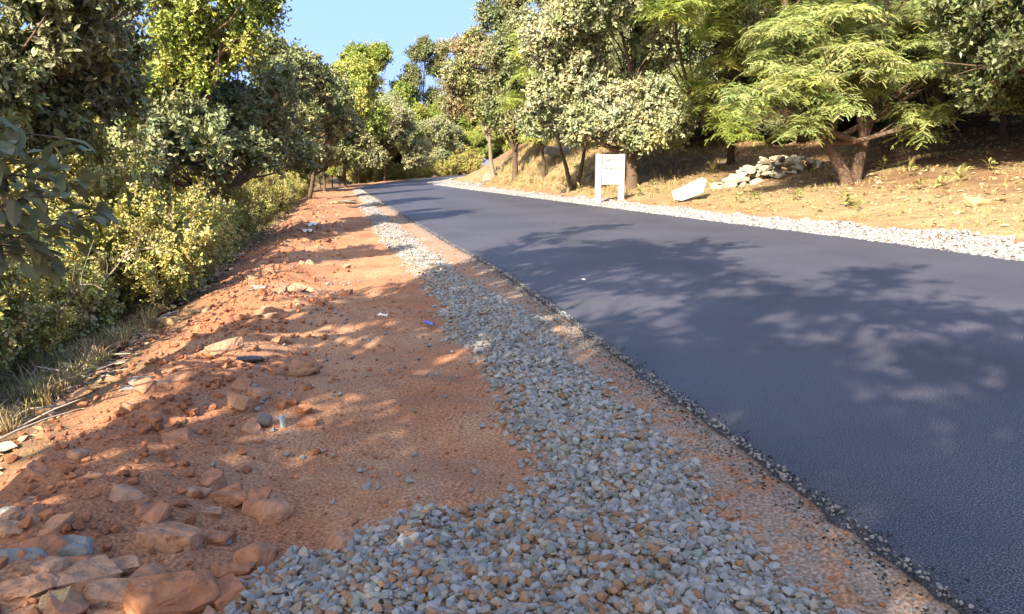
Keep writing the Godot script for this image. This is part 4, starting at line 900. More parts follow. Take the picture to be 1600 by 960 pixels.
func build_gravel() -> void:
	var kinds: Array = []
	for k in 7: kinds.append(rock_mesh(0.0, Vector3(rr(0.9, 1.2), rr(0.6, 0.85), rr(0.75, 0.95)) * 0.46, 14, 0.0, 0))
	var heap := Node3D.new(); heap.name = numbered("gravel_shoulder"); add_child(heap)
	tag(heap, "", "", "", "structure")
	var where: Array = []; var tints: Array = []; var which: Array = []
	var d := 1.6
	while d < 62.0:
		var step := 0.25 if d < 12.0 else 0.5
		var a := -1.4; var b := 1.3
		if d < 34.0:
			a = band(HEAP_LEFT, d) - 0.2; b = band(HEAP_RIGHT, d) + 0.2
		else:
			var cx := -2.6 - (d - 34.0) * 0.235
			a = cx - 5.5; b = cx - 2.0
		var per := 3300.0 if d < 5.0 else (2200.0 if d < 10.0 else (1000.0 if d < 25.0 else 380.0))
		for k in int((b - a) * step * per):
			var x := rr(a, b); var dd := d + rr(0, step)
			var g := in_gravel(x, dd)
			if g <= 0.0 and rng.randf() > 0.05: continue
			if g < 0.6 and rng.randf() > 0.15 + g * 1.2: continue
			var size := 0.014 + 0.040 * pow(rng.randf(), 1.3)
			if d > 20.0: size *= 1.25
			var base := land(x, dd) + 0.07 * g * (0.6 + 0.6 * n1.get_noise_2d(x * 1.7, dd * 1.7))
			var tf := Transform3D(Basis.from_euler(Vector3(rr(-0.6, 0.6), rr(0, TAU), rr(-0.6, 0.6))).scaled(Vector3.ONE * size), Vector3(x, base + size * rr(-0.2, 0.36) + 0.010 * g, -dd))
			var c := Color(0.30, 0.295, 0.29) * rr(0.66, 1.28)
			var pick := rng.randf()
			var warm := 0.26 if d < 3.3 and x < 0.6 else 0.09
			if pick < warm: c = Color(0.34, 0.20, 0.12) * rr(0.7, 1.15)
			elif pick < warm + 0.10: c = Color(0.33, 0.29, 0.235) * rr(0.8, 1.2)
			elif pick < warm + 0.16: c = Color(0.22, 0.25, 0.22) * rr(0.8, 1.1)
			c.a = 1.0
			where.append(tf); tints.append(c); which.append(rng.randi() % 7)
		d += step
	# the 300 largest in the picture, each a stone of its own
	var order: Array = range(where.size())
	var shown := func(j: int) -> float:
		var p: Vector3 = where[j].origin
		if absf(p.x) > -p.z * 0.66 or -p.z < 2.15: return 0.0
		return where[j].basis.x.length() / -p.z
	var sizes: Array = []
	for j in order: sizes.append(shown.call(j))
	order.sort_custom(func(p, q): return sizes[p] > sizes[q])
	var single := {}
	var tone := {}
	for k in 300:
		var j: int = order[k]
		single[j] = true
		var key := "%d%d%d" % [int(tints[j].r * 14), int(tints[j].g * 14), int(tints[j].b * 14)]
		if not tone.has(key):
			var m: StandardMaterial3D = mat.pebble.duplicate()
			m.vertex_color_use_as_albedo = false
			m.albedo_color = Color(tints[j]).linear_to_srgb(); tone[key] = m
		var o := obj("stone", kinds[which[j]], tone[key], heap)
		o.transform = where[j]
	for k in 7:
		var w: Array = []; var c: Array = []
		for j in where.size():
			if which[j] == k and not single.has(j): w.append(where[j]); c.append(tints[j])
		many("gravel", kinds[k], mat.pebble, w, c, heap)
	# the strip beyond the road
	var far_heap := Node3D.new(); far_heap.name = numbered("gravel_strip"); add_child(far_heap)
	tag(far_heap, "", "", "", "structure")
	var ww: Array = [[], [], []]; var cc: Array = [[], [], []]
	for j in road_pts.size() - 1:
		var a := road_pts[j]; var b := road_pts[j + 1]
		if a.y < 4.0 or a.y > 97.0: continue
		var nr := Vector2((b - a).normalized().y, -(b - a).normalized().x)
		for k in (430 if a.y < 30.0 else (300 if a.y < 50.0 else 200)):
			var v := rr(-0.06, 1.25 + 0.35 * n1.get_noise_2d(a.x, a.y) + (0.9 if a.y > 50.0 else 0.0))
			var p: Vector2 = a.lerp(b, rng.randf()) + nr * (HALF + v)
			var size := rr(0.04, 0.085) * (1.0 if a.y < 40.0 else 1.5)
			var kk := rng.randi() % 3
			ww[kk].append(Transform3D(Basis.from_euler(Vector3(rr(-0.6, 0.6), rr(0, TAU), rr(-0.6, 0.6))).scaled(Vector3.ONE * size), spot(p.x, p.y, size * 0.3)))
			var c := Color(0.27, 0.265, 0.265) * rr(0.7, 1.3); c.a = 1.0
			cc[kk].append(c)
	for k in 3: many("gravel", kinds[k], mat.pebble, ww[k], cc[k], far_heap)
	# crumbs of tar and chips along the near edge of the asphalt, chips and clods on the dirt
	var bits := Node3D.new(); bits.name = numbered("loose_chippings"); add_child(bits)
	tag(bits, "small grey chips, tar crumbs and red clods strewn on the dirt shoulder", "chippings", "", "stuff")
	ww = [[], [], []]; cc = [[], [], []]
	var put := func(p: Vector2, size: float, c: Color, sink: float):
		var kk := rng.randi() % 3
		var g := in_gravel(p.x, p.y)
		var t := -across(p.x, p.y) - HALF
		var wild := (0.07 + 0.75 * exp(-pow((t - 3.2) / 0.6, 2.0))) * (1.0 - g)
		var y := land(p.x, p.y) + (0.13 * (-n2.get_noise_2d(p.x * 2.4, p.y * 2.4) - 0.45) + 0.06 * (-n2.get_noise_2d(p.x * 6.5 + 50, p.y * 6.5) - 0.45)) * wild if t > 0.02 else plane(p.x, p.y)
		c.a = 1.0
		ww[kk].append(Transform3D(Basis.from_euler(Vector3(rr(-0.7, 0.7), rr(0, TAU), rr(-0.7, 0.7))).scaled(Vector3.ONE * size), Vector3(p.x, y + size * sink, -p.y)))
		cc[kk].append(c)
	for j in road_pts.size() - 1:
		var a := road_pts[j]; var b := road_pts[j + 1]
		if a.y < 0.0 or a.y > 45.0 or a.y > 30.0 and a.x > 5.0: continue
		var nr := Vector2((b - a).normalized().y, -(b - a).normalized().x)
		var near := a.y < 12.0
		for k in (430 if near else 100):
			var u := absf(rng.randfn(0.0, 0.17)) - 0.05
			var p: Vector2 = a.lerp(b, rng.randf()) - nr * (HALF + u)
			put.call(p, rr(0.006, 0.02), Color(0.26, 0.25, 0.235) * rr(0.6, 1.3), 0.3)
		for k in (240 if near else 60):
			var u := rng.randfn(0.02, 0.06)
			var p: Vector2 = a.lerp(b, rng.randf()) - nr * (HALF + u)
			put.call(p, rr(0.005, 0.015), Color(0.035, 0.035, 0.038) * rr(0.6, 1.4), 0.25)
		for k in (900 if near else 80):
			var u := rr(0.1, 4.2)
			var p: Vector2 = a.lerp(b, rng.randf()) - nr * (HALF + u)
			if in_gravel(p.x, p.y) > 0.1: continue
			put.call(p, 0.005 + 0.022 * pow(rng.randf(), 3.5), Color(0.37, 0.16, 0.08) * rr(0.75, 1.25), 0.25)
		for k in (300 if near else 90):
			var u := rng.randfn(3.2, 0.5)
			var p: Vector2 = a.lerp(b, rng.randf()) - nr * (HALF + u)
			if in_gravel(p.x, p.y) > 0.1: continue
			put.call(p, 0.012 + 0.06 * pow(rng.randf(), 4.0), Color(0.36, 0.15, 0.075) * rr(0.7, 1.25), 0.25)
		for k in (26 if near else 5):
			var u := rr(0.3, 3.0)
			var p: Vector2 = a.lerp(b, rng.randf()) - nr * (HALF + u)
			put.call(p, rr(0.015, 0.05), Color(0.24, 0.24, 0.235) * rr(0.8, 1.3), 0.3)
	for k in 3: many("chips", kinds[k + 3], mat.pebble, ww[k], cc[k], bits)

# ---------------------------------------------------------------- rocks
func build_rocks() -> void:
	var blocks: Array = []
	for k in 9: blocks.append(rock_mesh(0.06, Vector3(rr(0.9, 1.1), rr(0.8, 1.0), rr(0.9, 1.1)) * 0.75, 5, 1.0, 2))
	var tones := {
		"red": [Color(0.42, 0.20, 0.11), Color(0.46, 0.24, 0.14), Color(0.40, 0.175, 0.09), Color(0.45, 0.26, 0.16)],
		"grey": [Color(0.25, 0.23, 0.205), Color(0.31, 0.285, 0.25)],
		"tan": [Color(0.47, 0.31, 0.15)],
	}
	var mats := {}
	for k in tones:
		mats[k] = []
		for c in tones[k]:
			var m: StandardMaterial3D = mat.rock.duplicate()
			m.vertex_color_use_as_albedo = false; m.albedo_color = Color(c).linear_to_srgb()
			mats[k].append(m)
	for r in ROCKS:      # x, d, half width, half height, half depth, turn, tilt, tone, label, group
		var o := obj("rock", blocks[rng.randi() % 9], mats[r[7]][rng.randi() % mats[r[7]].size()])
		o.transform = Transform3D(Basis.from_euler(Vector3(r[6], r[5], rr(-0.12, 0.12))) * Basis.from_scale(Vector3(r[2], r[3], r[4]) * 1.3), spot(r[0], r[1], r[3] * 0.62))
		tag(o, r[8], "rock", r[9])
	for k in 200:      # the loose row of broken laterite along the edge of the shoulder
		var j := 2 + int(pow(rng.randf(), 2.0) * 40.0)
		var p := Vector2.ZERO
		for q in road_pts.size():
			if road_pts[q].y >= j: 
				p = road_pts[q]; break
		p += Vector2(-HALF - rng.randfn(3.0, 0.5), rr(0, 1))
		var h := rr(0.035, 0.10) + 0.05 * rng.randf() * rng.randf()
		var o := obj("rock", blocks[rng.randi() % 9], mats.red[rng.randi() % 4])
		o.transform = Transform3D(Basis.from_euler(Vector3(rr(-0.5, 0.5), rr(0, TAU), rr(-0.5, 0.5))) * Basis.from_scale(Vector3(h * rr(1.0, 1.7), h * rr(0.6, 0.9), h * rr(0.9, 1.3))), spot(p.x, p.y, h * 0.15))
		tag(o, "small broken red rock in the loose row along the shoulder's outer edge", "rock", "small broken rocks along the edge of the red shoulder")
	# heap of field stones under the feathery tree
	var pile := thing("stone_pile", spot(PILE[0], PILE[1]), 0.0, "heap of pale grey field stones left of the feathery tree's trunk", "stone pile")
	var pm: Array = []
	for c in [Color(0.42, 0.37, 0.26), Color(0.46, 0.41, 0.30), Color(0.36, 0.31, 0.22), Color(0.45, 0.42, 0.34)]:
		var m: StandardMaterial3D = mat.rock.duplicate()
		m.vertex_color_use_as_albedo = false; m.albedo_color = Color(c).linear_to_srgb(); pm.append(m)
	var slabs: Array = []
	for k in 6: slabs.append(rock_mesh(0.08, Vector3(1.0, 0.55, 0.8) * 0.9, 6, 1.0, 1))
	for layer in 6:
		for k in 34 - layer * 5:
			var lx := rr(-2.3, 1.9) * (1.0 - layer * 0.11)
			var ld := rr(-0.9, 0.9) * (1.0 - layer * 0.15)
			var prof := clampf(1.0 - pow(absf(lx - 0.3) / 2.1, 1.8), 0, 1)
			var top := 0.62 * prof * clampf(1.0 - absf(ld) / 1.3, 0, 1)
			var y := minf(0.14 * layer + 0.05, top)
			var h := rr(0.11, 0.24)
			var o := obj("stone", slabs[k % 6], pm[rng.randi() % 4], pile)
			var gx: float = PILE[0] + lx; var gd: float = PILE[1] + ld
			o.transform = Transform3D(Basis.from_euler(Vector3(rr(-0.3, 0.3), rr(0, TAU), rr(-0.45, 0.25))) * Basis.from_scale(Vector3(h, h * 0.8, h)), Vector3(lx, y + land(gx, gd) - land(PILE[0], PILE[1]), -ld))

# ---------------------------------------------------------------- sign, slab
func box(s: Shape, lo: Vector3, hi: Vector3, bevel := 0.006) -> void:
	var c := (lo + hi) * 0.5
	var h := (hi - lo) * 0.5
	var rings := [[-h.y, -bevel], [-h.y + bevel, 0.0], [h.y - bevel, 0.0], [h.y, -bevel]]
	var prev: Array = []
	for r in rings:
		var ring: Array = []
		var q: float = r[1]
		for p in [[-1, -1, 1, 0], [1, -1, -1, 0], [1, -1, 0, 1], [1, 1, 0, -1], [1, 1, -1, 0], [-1, 1, 1, 0], [-1, 1, 0, -1], [-1, -1, 0, 1]]:
			ring.append(c + Vector3(p[0] * (h.x + q) + p[2] * bevel, r[0], p[1] * (h.z + q) + p[3] * bevel))
		if prev:
			for k in 8: s.quad(prev[k], prev[(k + 1) % 8], ring[(k + 1) % 8], ring[k])
		else:
			for k in 6: s.tri(ring[0], ring[k + 2], ring[k + 1])
		prev = ring
	for k in 6: s.tri(prev[0], prev[k + 1], prev[k + 2])

func build_signs() -> void:
	var p := spot(SIGN[0], SIGN[1], -0.05)
	var t := thing("notice_board", p, SIGN[2], "weathered white notice board on two square concrete posts beside the road", "sign")
	for k in [-1, 1]:
		var s := Shape.new()
		box(s, Vector3(k * 0.40 - 0.095, -0.3, -0.09), Vector3(k * 0.40 + 0.095, 1.68, 0.09), 0.012)
		obj("post", s.done(), mat.paint, t)
	var s := Shape.new()
	box(s, Vector3(-0.305, 0.72, -0.03), Vector3(0.305, 1.66, 0.025), 0.008)
	var panel := obj("panel", s.done(), mat.white, t)
	s = Shape.new()
	box(s, Vector3(-0.305, 0.655, -0.05), Vector3(0.305, 0.715, 0.05), 0.006)
	obj("rail", s.done(), mat.paint, t)
	s = Shape.new()
	box(s, Vector3(-0.305, 1.075, 0.028), Vector3(0.305, 1.087, 0.032), 0.001)
	obj("ruled_line", s.done(), ink(Color(0.32, 0.33, 0.38)), panel)
	# three faded lines of hand-painted lettering: strokes hanging from a head line
	for row in [[1.50, 0.075, -0.22, 0.24, Color(0.36, 0.09, 0.10)], [1.24, 0.10, -0.22, 0.25, Color(0.36, 0.06, 0.08)], [0.90, 0.085, -0.21, 0.16, Color(0.12, 0.14, 0.32)]]:
		s = Shape.new()
		var x: float = row[2]
		var y: float = row[0]
		var h: float = row[1]
		while x < row[3]:
			var w := rr(0.045, 0.075)
			box(s, Vector3(x, y, 0.028), Vector3(minf(x + w, row[3]), y + 0.016, 0.031), 0.0008)
			box(s, Vector3(x + w * 0.72, y - h * 0.9, 0.028), Vector3(x + w * 0.72 + 0.015, y, 0.0306), 0.0008)
			var pts: Array = []
			for a in 6:
				var an := rr(0.8, 1.2) * a * 0.8 + x * 40.0
				pts.append(Vector3(x + w * 0.35 + cos(an) * w * 0.24, y - h * 0.5 + sin(an) * h * 0.26, 0.0287))
			s.n.clear()
			for a in 5:
				var dir: Vector3 = (pts[a + 1] - pts[a]).normalized()
				var up := Vector3(-dir.y, dir.x, 0) * 0.008
				s.quad(pts[a] - up + Vector3(0, 0, 0.0018), pts[a] + up + Vector3(0, 0, 0.0018), pts[a + 1] + up + Vector3(0, 0, 0.0018), pts[a + 1] - up + Vector3(0, 0, 0.0018))
			x += w + (0.02 if rng.randf() < 0.25 else 0.004)
		obj("lettering", s.done(), ink(row[4]), panel)
	# the white slab lying on the verge
	s = Shape.new()
	var out := [Vector2(-0.50, -0.04), Vector2(0.38, 0.40), Vector2(0.50, 0.34), Vector2(0.42, -0.06), Vector2(0.12, -0.20), Vector2(-0.20, -0.32), Vector2(-0.44, -0.28)]
	for k in range(1, out.size() - 1):
		s.tri(v3(out[0], 0.04), v3(out[k], 0.04), v3(out[k + 1], 0.04)); s.tri(v3(out[0], -0.04), v3(out[k + 1], -0.04), v3(out[k], -0.04))
	for k in out.size():
		var a: Vector2 = out[k]; var b: Vector2 = out[(k + 1) % out.size()]
		s.quad(v3(a, 0.04), v3(a, -0.04), v3(b, -0.04), v3(b, 0.04))
	var slab := obj("stone_slab", s.done(), mat.white)
	slab.transform = Transform3D(Basis.from_euler(Vector3(-0.35, -0.15, 0.0)), spot(SLAB[0], SLAB[1], 0.29))
	tag(slab, "broken white-painted slab leaning on the verge right of the notice board", "slab")

func v3(p: Vector2, z: float) -> Vector3:
	return Vector3(p.x, p.y, z)

func ink(c: Color) -> StandardMaterial3D:
	var m := StandardMaterial3D.new(); m.albedo_color = c.linear_to_srgb(); m.roughness = 0.8
	return m

# ---------------------------------------------------------------- foliage
func leaf(s: Shape, at: Vector3, dir: Vector3, up: Vector3, l: float, w: float, col: Color, rich := true) -> void:
	var side := dir.cross(up)
	if side.length() < 0.05: side = dir.cross(Vector3(0.4, 0.3, 0.8))
	side = side.normalized()
	var nrm := side.cross(dir).normalized()
	if rich:      # an ovate blade, folded along its midrib and drooping at the tip
		var m1 := at + dir * l * 0.32 - nrm * w * 0.08
		var m2 := at + dir * l * 0.70 - nrm * (w * 0.08 + l * 0.04)
		var tip := at + dir * l - nrm * l * 0.15
		var a1 := m1 + side * w * 0.5 + nrm * w * 0.14
		var b1 := m1 - side * w * 0.5 + nrm * w * 0.14
		var a2 := m2 + side * w * 0.40 + nrm * w * 0.11
		var b2 := m2 - side * w * 0.40 + nrm * w * 0.11
		s.tri(at, a1, m1, col); s.tri(at, m1, b1, col); s.quad(m1, a1, a2, m2, col); s.quad(m1, m2, b2, b1, col); s.tri(m2, a2, tip, col); s.tri(m2, tip, b2, col)
	else:
		var a := at + dir * l * 0.45 + side * w * 0.5
		var b := at + dir * l * 0.45 - side * w * 0.5
		var tip := at + dir * l - nrm * l * 0.15
		s.tri(at, a, tip, col); s.tri(at, tip, b, col)

func shade_of(c: Color, spread: float) -> Color:
	var k := rr(1.0 - spread, 1.0 + spread)
	var o := Color(c.r * k * rr(0.9, 1.12), c.g * k, c.b * k * rr(0.85, 1.15))
	o.a = 1.0
	return o

func clump(twigs: int, per: int, reach: float, l: float, w: float, droop: float, rich: bool) -> ArrayMesh:
	var s := Shape.new()
	for t in twigs:
		var dir := (Vector3.UP * rr(0.1, 1.0) + rdir() * 0.95).normalized()
		var len := reach * rr(0.55, 1.0)
		var wood := dir.cross(Vector3(0.2, 0.9, 0.4)).normalized() * 0.006
		var wood2 := dir.cross(wood).normalized() * 0.006
		s.quad(-wood, wood, dir * len + wood * 0.3, dir * len - wood * 0.3, Color(0.9, 0.6, 0.5))
		s.quad(-wood2, wood2, dir * len + wood2 * 0.3, dir * len - wood2 * 0.3, Color(0.9, 0.6, 0.5))
		for k in per:
			var f := 0.25 + 0.78 * (k + rng.randf()) / per
			var out := (dir * 0.55 + rdir() * 0.9 + Vector3.DOWN * droop * 0.4).normalized()
			leaf(s, dir * len * f, out, (Vector3.UP * 0.8 + rdir() * 0.7).normalized(), l * rr(0.65, 1.15), w * rr(0.75, 1.15), shade_of(Color(1, 1, 1) * 0.8, 0.22), rich)
	return s.done()

func feather_clump(fronds: int, l: float, pairs: int) -> ArrayMesh:      # a drooping twig set with pinnate leaves
	var s := Shape.new()
	for twig in 4:
		var tdir := Vector3(cos(twig * 1.57 + rr(-0.5, 0.5)), rr(0.1, 0.5), sin(twig * 1.57 + rr(-0.5, 0.5))).normalized()
		var tp := Vector3.ZERO
		for t in fronds:
			tp += tdir * 0.75 / fronds
			tdir = (tdir + Vector3.DOWN * 0.07).normalized()
			var across := tdir.cross(Vector3.UP + rdir() * 0.2).normalized() * (1.0 if t % 2 else -1.0)
			var dir := (across + tdir * 0.6 + rdir() * 0.3 + Vector3.DOWN * 0.1).normalized()
			var at := tp
			var up := (Vector3.UP + rdir() * 0.35).normalized()
			var fl := l * rr(0.7, 1.15)
			var col := shade_of(Color(1, 1, 1) * 0.82, 0.2)
			for k in pairs:
				var side := dir.cross(up).normalized()
				var w := fl * 0.22 * (1.0 - 0.5 * absf(k - pairs * 0.4) / pairs)
				for m in [-1, 1]:
					leaf(s, at, (side * m + dir * 0.45 + Vector3.DOWN * 0.3).normalized(), up, w, fl / pairs * 0.75, col, false)
				at += dir * fl / pairs
				dir = (dir + Vector3.DOWN * 0.06).normalized()
	return s.done()

var leaves := {}
func make_clumps() -> void:
	leaves.broad = [clump(9, 10, 0.52, 0.165, 0.072, 0.9, true), clump(9, 10, 0.52, 0.155, 0.075, 0.9, true)]
	leaves.small = [clump(10, 11, 0.48, 0.10, 0.052, 0.4, true), clump(10, 11, 0.48, 0.09, 0.05, 0.4, true)]
	leaves.far = [clump(12, 10, 0.8, 0.20, 0.10, 0.6, false), clump(12, 10, 0.8, 0.18, 0.09, 0.6, false)]
	leaves.feather = [feather_clump(9, 0.22, 8), feather_clump(9, 0.22, 8)]
	leaves.shrub = [clump(7, 8, 0.42, 0.115, 0.066, 0.2, true), clump(7, 8, 0.42, 0.105, 0.062, 0.2, true)]

func bent(a: Vector3, b: Vector3, sag: float, k: int) -> Array:
	var out := []
	var w := rdir() * a.distance_to(b) * sag
	for j in k + 1:
		var f := float(j) / k
		out.append(a.lerp(b, f) + w * sin(PI * f) + rdir() * a.distance_to(b) * 0.012 * sin(PI * f))
	return out

func taper(a: float, b: float, k: int) -> Array:
	var out := []
	for j in k + 1: out.append(lerpf(a, b, float(j) / k))
	return out

# lobes: [x, y, z, rx, ry, rz] from the foot of the trunk; returns the tree with trunk, branches and crown as its parts
func make_tree(o: Node3D, kind: String, lobes: Array, trunk_r: float, per_m2: float, tints: Array, bark: String, stems := 1, solid := 0.5, clump_scale := 1.0) -> void:
	var low := 1e9; var mid := Vector3.ZERO
	for l in lobes:
		low = minf(low, l[1] - l[4]); mid += Vector3(l[0], l[1], l[2]) / lobes.size()
	var fork_y := clampf(low * 0.8, 1.2, mid.y * 0.75)
	var wood := Shape.new()
	var limbs := Shape.new()
	for st in stems:
		var foot := Vector3(0, -0.25, 0) + (Vector3(rr(-1, 1), 0, rr(-1, 1)) * trunk_r * 1.1 if stems > 1 else Vector3.ZERO)
		var fork := Vector3(mid.x * 0.22, fork_y, mid.z * 0.22) + (Vector3((st - 0.5) * 1.1, 0, rr(-0.3, 0.3)) if stems > 1 else Vector3.ZERO)
		var pts := bent(foot, fork, 0.05, 7)
		var rad := taper(trunk_r, trunk_r * 0.62, 7)
		rad[0] = trunk_r * 1.45; rad[1] = trunk_r * 1.12
		wood.tube(pts, rad, 10)
		for li in lobes.size():
			if stems > 1 and li % stems != st: continue
			var l: Array = lobes[li]
			var c := Vector3(l[0], l[1], l[2])
			var p := bent(fork - (fork - foot).normalized() * 0.1, c, 0.10, 6)
			wood.tube(p, taper(trunk_r * 0.5, 0.035, 6), 7)
			for k in 7:
				var e := c + rdir() * Vector3(l[3], l[4], l[5]) * 0.85
				limbs.tube(bent(p[3 + k % 3], e, 0.12, 4), taper(0.035, 0.008, 4), 4)
	obj("trunk", wood.done(), mat[bark], o)
	tag(obj("branches", limbs.done(), mat[bark], o), "", "", "", "stuff")
	var where: Array = [[], []]; var cols: Array = [[], []]
	var lumps: Array = []
	var flat := 0.34 if kind == "feather" else 0.62
	for l in lobes:      # each bough carries several uneven clouds of leaves with gaps between
		for k in (6 if kind == "feather" else 5):
			var o2 := rdir() * rr(0.5, 0.9)
			var q := rr(0.30, 0.66)
			lumps.append([l[0] + o2.x * l[3], l[1] + o2.y * l[4], l[2] + o2.z * l[5], l[3] * q, maxf(l[4] * q, l[3] * q * 0.5) * (flat / 0.62), l[5] * q])
	for l in lumps:
		var area: float = 4.19 * (l[3] * l[4] + l[3] * l[5] + l[4] * l[5])
		var tint: Color = tints[rng.randi() % tints.size()]
		for k in int(area * per_m2 + rng.randf()) + (2 if per_m2 > 1.0 else 0):
			var dir := rdir()
			var r := pow(rng.randf(), solid) * rr(0.82, 1.08)
			# uneven outline: lumps of the crown reach out, hollows fall back
			r *= 0.86 + 0.42 * n1.get_noise_3d(dir.x * 1.1 + l[0], dir.y * 1.1 + l[1], dir.z * 1.1)
			var p := Vector3(l[0], l[1], l[2]) + dir * r * Vector3(l[3], l[4], l[5])
			var ax := (dir * 0.8 + Vector3.UP * 0.25 + rdir() * 0.5).normalized()
			var sc := rr(0.75, 1.25) * clump_scale
			if kind == "feather": ax = (Vector3.UP + Vector3(dir.x, 0.0, dir.z) * 0.5 + rdir() * 0.2).normalized()
			var w := rng.randi() % 2
			where[w].append(Transform3D(frame_along(ax, rr(0, TAU)).scaled(Vector3.ONE * sc), p))
			cols[w].append(shade_of(tint.lerp(tints[rng.randi() % tints.size()], 0.35), 0.18))
	for w in 2: many("crown", leaves[kind][w], mat.leaf if kind != "broad" else mat.dull_leaf, where[w], cols[w], o)

var PALETTE := {
	"olive": [Color(0.202, 0.221, 0.091), Color(0.247, 0.247, 0.111), Color(0.156, 0.189, 0.075)],
	"pale": [Color(0.304, 0.326, 0.167), Color(0.268, 0.304, 0.145), Color(0.362, 0.362, 0.203)],
	"lime": [Color(0.27, 0.33, 0.06), Color(0.22, 0.29, 0.055), Color(0.36, 0.36, 0.07)],
	"feather": [Color(0.28, 0.33, 0.10), Color(0.33, 0.36, 0.12), Color(0.24, 0.30, 0.09)],
	"brown": [Color(0.185, 0.205, 0.085), Color(0.24, 0.225, 0.11), Color(0.155, 0.185, 0.07), Color(0.21, 0.23, 0.09)],
	"dark": [Color(0.150, 0.185, 0.075), Color(0.175, 0.200, 0.085), Color(0.135, 0.165, 0.065)],
	"pink": [Color(0.30, 0.30, 0.14), Color(0.34, 0.27, 0.15), Color(0.25, 0.28, 0.10)],
	"shrub": [Color(0.44, 0.41, 0.12), Color(0.50, 0.455, 0.175), Color(0.37, 0.37, 0.095)],
}

func generic_lobes(h: float, r: float, k: int, low: float) -> Array:
	var out := []
	for j in k:
		var f := float(j) / maxf(k - 1, 1)
		var a := j * 2.4 + rr(-0.4, 0.4)
		var rad := r * (0.62 if j < k - 1 else 0.1) * rr(0.7, 1.15)
		out.append([cos(a) * rad, lerpf(low + r * 0.4, h - r * 0.45, f), sin(a) * rad, r * rr(0.5, 0.72), r * rr(0.38, 0.55), r * rr(0.5, 0.72)])
	return out

func build_trees() -> void:
	make_clumps()
	for t in TREES:      # name, label, leaf kind, palette, bark, x, d, lobes as [x, y, d, rx, ry], trunk radius, clumps per m2, stems, solid, clump scale, group
		var at := spot(t[5], t[6])
		var o := thing(t[0], at, 0.0, t[1], "tree", t[13])
		var lobes: Array = []
		for l in t[7]: lobes.append([l[0] - at.x, l[1] - at.y, -l[2] - at.z, l[3], l[4], l[3]])
		make_tree(o, t[2], lobes, t[8], t[9], PALETTE[t[3]], t[4], t[10], t[11], t[12])
	# the forest around: a few kinds, each copied
	var protos := {}
	for k in [["far", "olive", 9.0, 3.6, 2.2], ["far", "dark", 8.0, 3.4, 1.6], ["far", "lime", 10.0, 3.4, 3.0], ["small", "olive", 7.0, 2.6, 0.9], ["small", "dark", 4.2, 2.3, 0.1], ["small", "pale", 4.0, 2.2, 0.1], ["far", "pink", 8.0, 3.0, 2.4], ["far", "pale", 9.0, 3.6, 2.0]]:
		for v in 2:
			var o := Node3D.new()
			make_tree(o, k[0], generic_lobes(k[2], k[3], 8, k[4]), 0.14, 2.0 if k[0] == "far" else 3.0, PALETTE[k[1]], "bark", 1, 0.4)
			protos["%s_%s_%d" % [k[0], k[1], v]] = o
	for f in FOREST:      # prototype, x, d, scale, label, group
		var src: Node3D = protos["%s_%d" % [f[0], rng.randi() % 2]]
		var o: Node3D = src.duplicate()
		o.name = numbered("forest_tree"); add_child(o)
		var sc: float = f[3]
		o.transform = Transform3D(Basis(Vector3.UP, rr(0, TAU)).scaled(Vector3(sc, sc * rr(0.9, 1.12), sc)), spot(f[1], f[2]))
		tag(o, f[4], "tree", f[5])
	for k in protos: protos[k].free()
	# the tree just outside the frame whose low bough of big leaves hangs into view
	var at := spot(-4.35, 3.6)
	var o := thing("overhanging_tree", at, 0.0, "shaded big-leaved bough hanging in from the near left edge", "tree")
	var c := Vector3(-2.74, 1.36, -4.35) - at
	var w := Shape.new()
	w.tube(bent(Vector3(0, -0.2, 0), Vector3(0.15, 3.2, -0.2), 0.05, 6), taper(0.10, 0.07, 6), 9)
	obj("trunk", w.done(), mat.bark, o)
	w = Shape.new()
	var big := ArrayMesh.new()
	var kinds: Array = []
	for v in 4:
		var s := Shape.new()
		var l := 1.0; var wd := rr(0.52, 0.64); var curl := rr(0.1, 0.3)
		var prev: Array = []
		for j in 6:
			var f := j / 5.0
			var y := -curl * f * f
			var half := wd * 0.5 * pow(sin(PI * clampf(f * 0.94 + 0.03, 0, 1)), 0.7)
			var cur := [Vector3(-half, y + half * 0.25, -f * l), Vector3(0, y, -f * l), Vector3(half, y + half * 0.25, -f * l)]
			if prev:
				for m in 2: s.quad(prev[m], prev[m + 1], cur[m + 1], cur[m])
			prev = cur
		kinds.append(s.done())
	var lm: Array = []
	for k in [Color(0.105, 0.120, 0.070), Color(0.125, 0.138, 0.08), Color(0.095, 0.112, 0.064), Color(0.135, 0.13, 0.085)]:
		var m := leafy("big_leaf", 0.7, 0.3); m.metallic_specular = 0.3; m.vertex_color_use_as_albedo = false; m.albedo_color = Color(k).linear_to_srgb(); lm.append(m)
	var n := 0
	for b in 27:
		var e := c + rdir() * Vector3(0.34, 0.42, 0.36)
		var p := bent(Vector3(0.1, rr(1.3, 2.6), -0.1), e, 0.12, 6)
		w.tube(p, taper(0.016, 0.004, 6), 5)
		var along: Vector3 = (p[6] - p[4]).normalized()
		for k in 11:
			var f := rr(0.0, 1.0)
			var at2: Vector3 = p[5].lerp(p[6], f) + rdir() * 0.07 if k else p[6]
			var dir := (along * 0.5 + rdir() * 0.9 + Vector3.DOWN * 0.5).normalized()
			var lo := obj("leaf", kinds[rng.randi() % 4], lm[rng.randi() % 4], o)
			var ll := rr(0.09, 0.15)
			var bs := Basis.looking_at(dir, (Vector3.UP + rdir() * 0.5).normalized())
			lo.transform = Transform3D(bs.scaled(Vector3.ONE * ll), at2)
			n += 1
	tag(obj("branches", w.done(), mat.bark, o), "", "", "", "stuff")

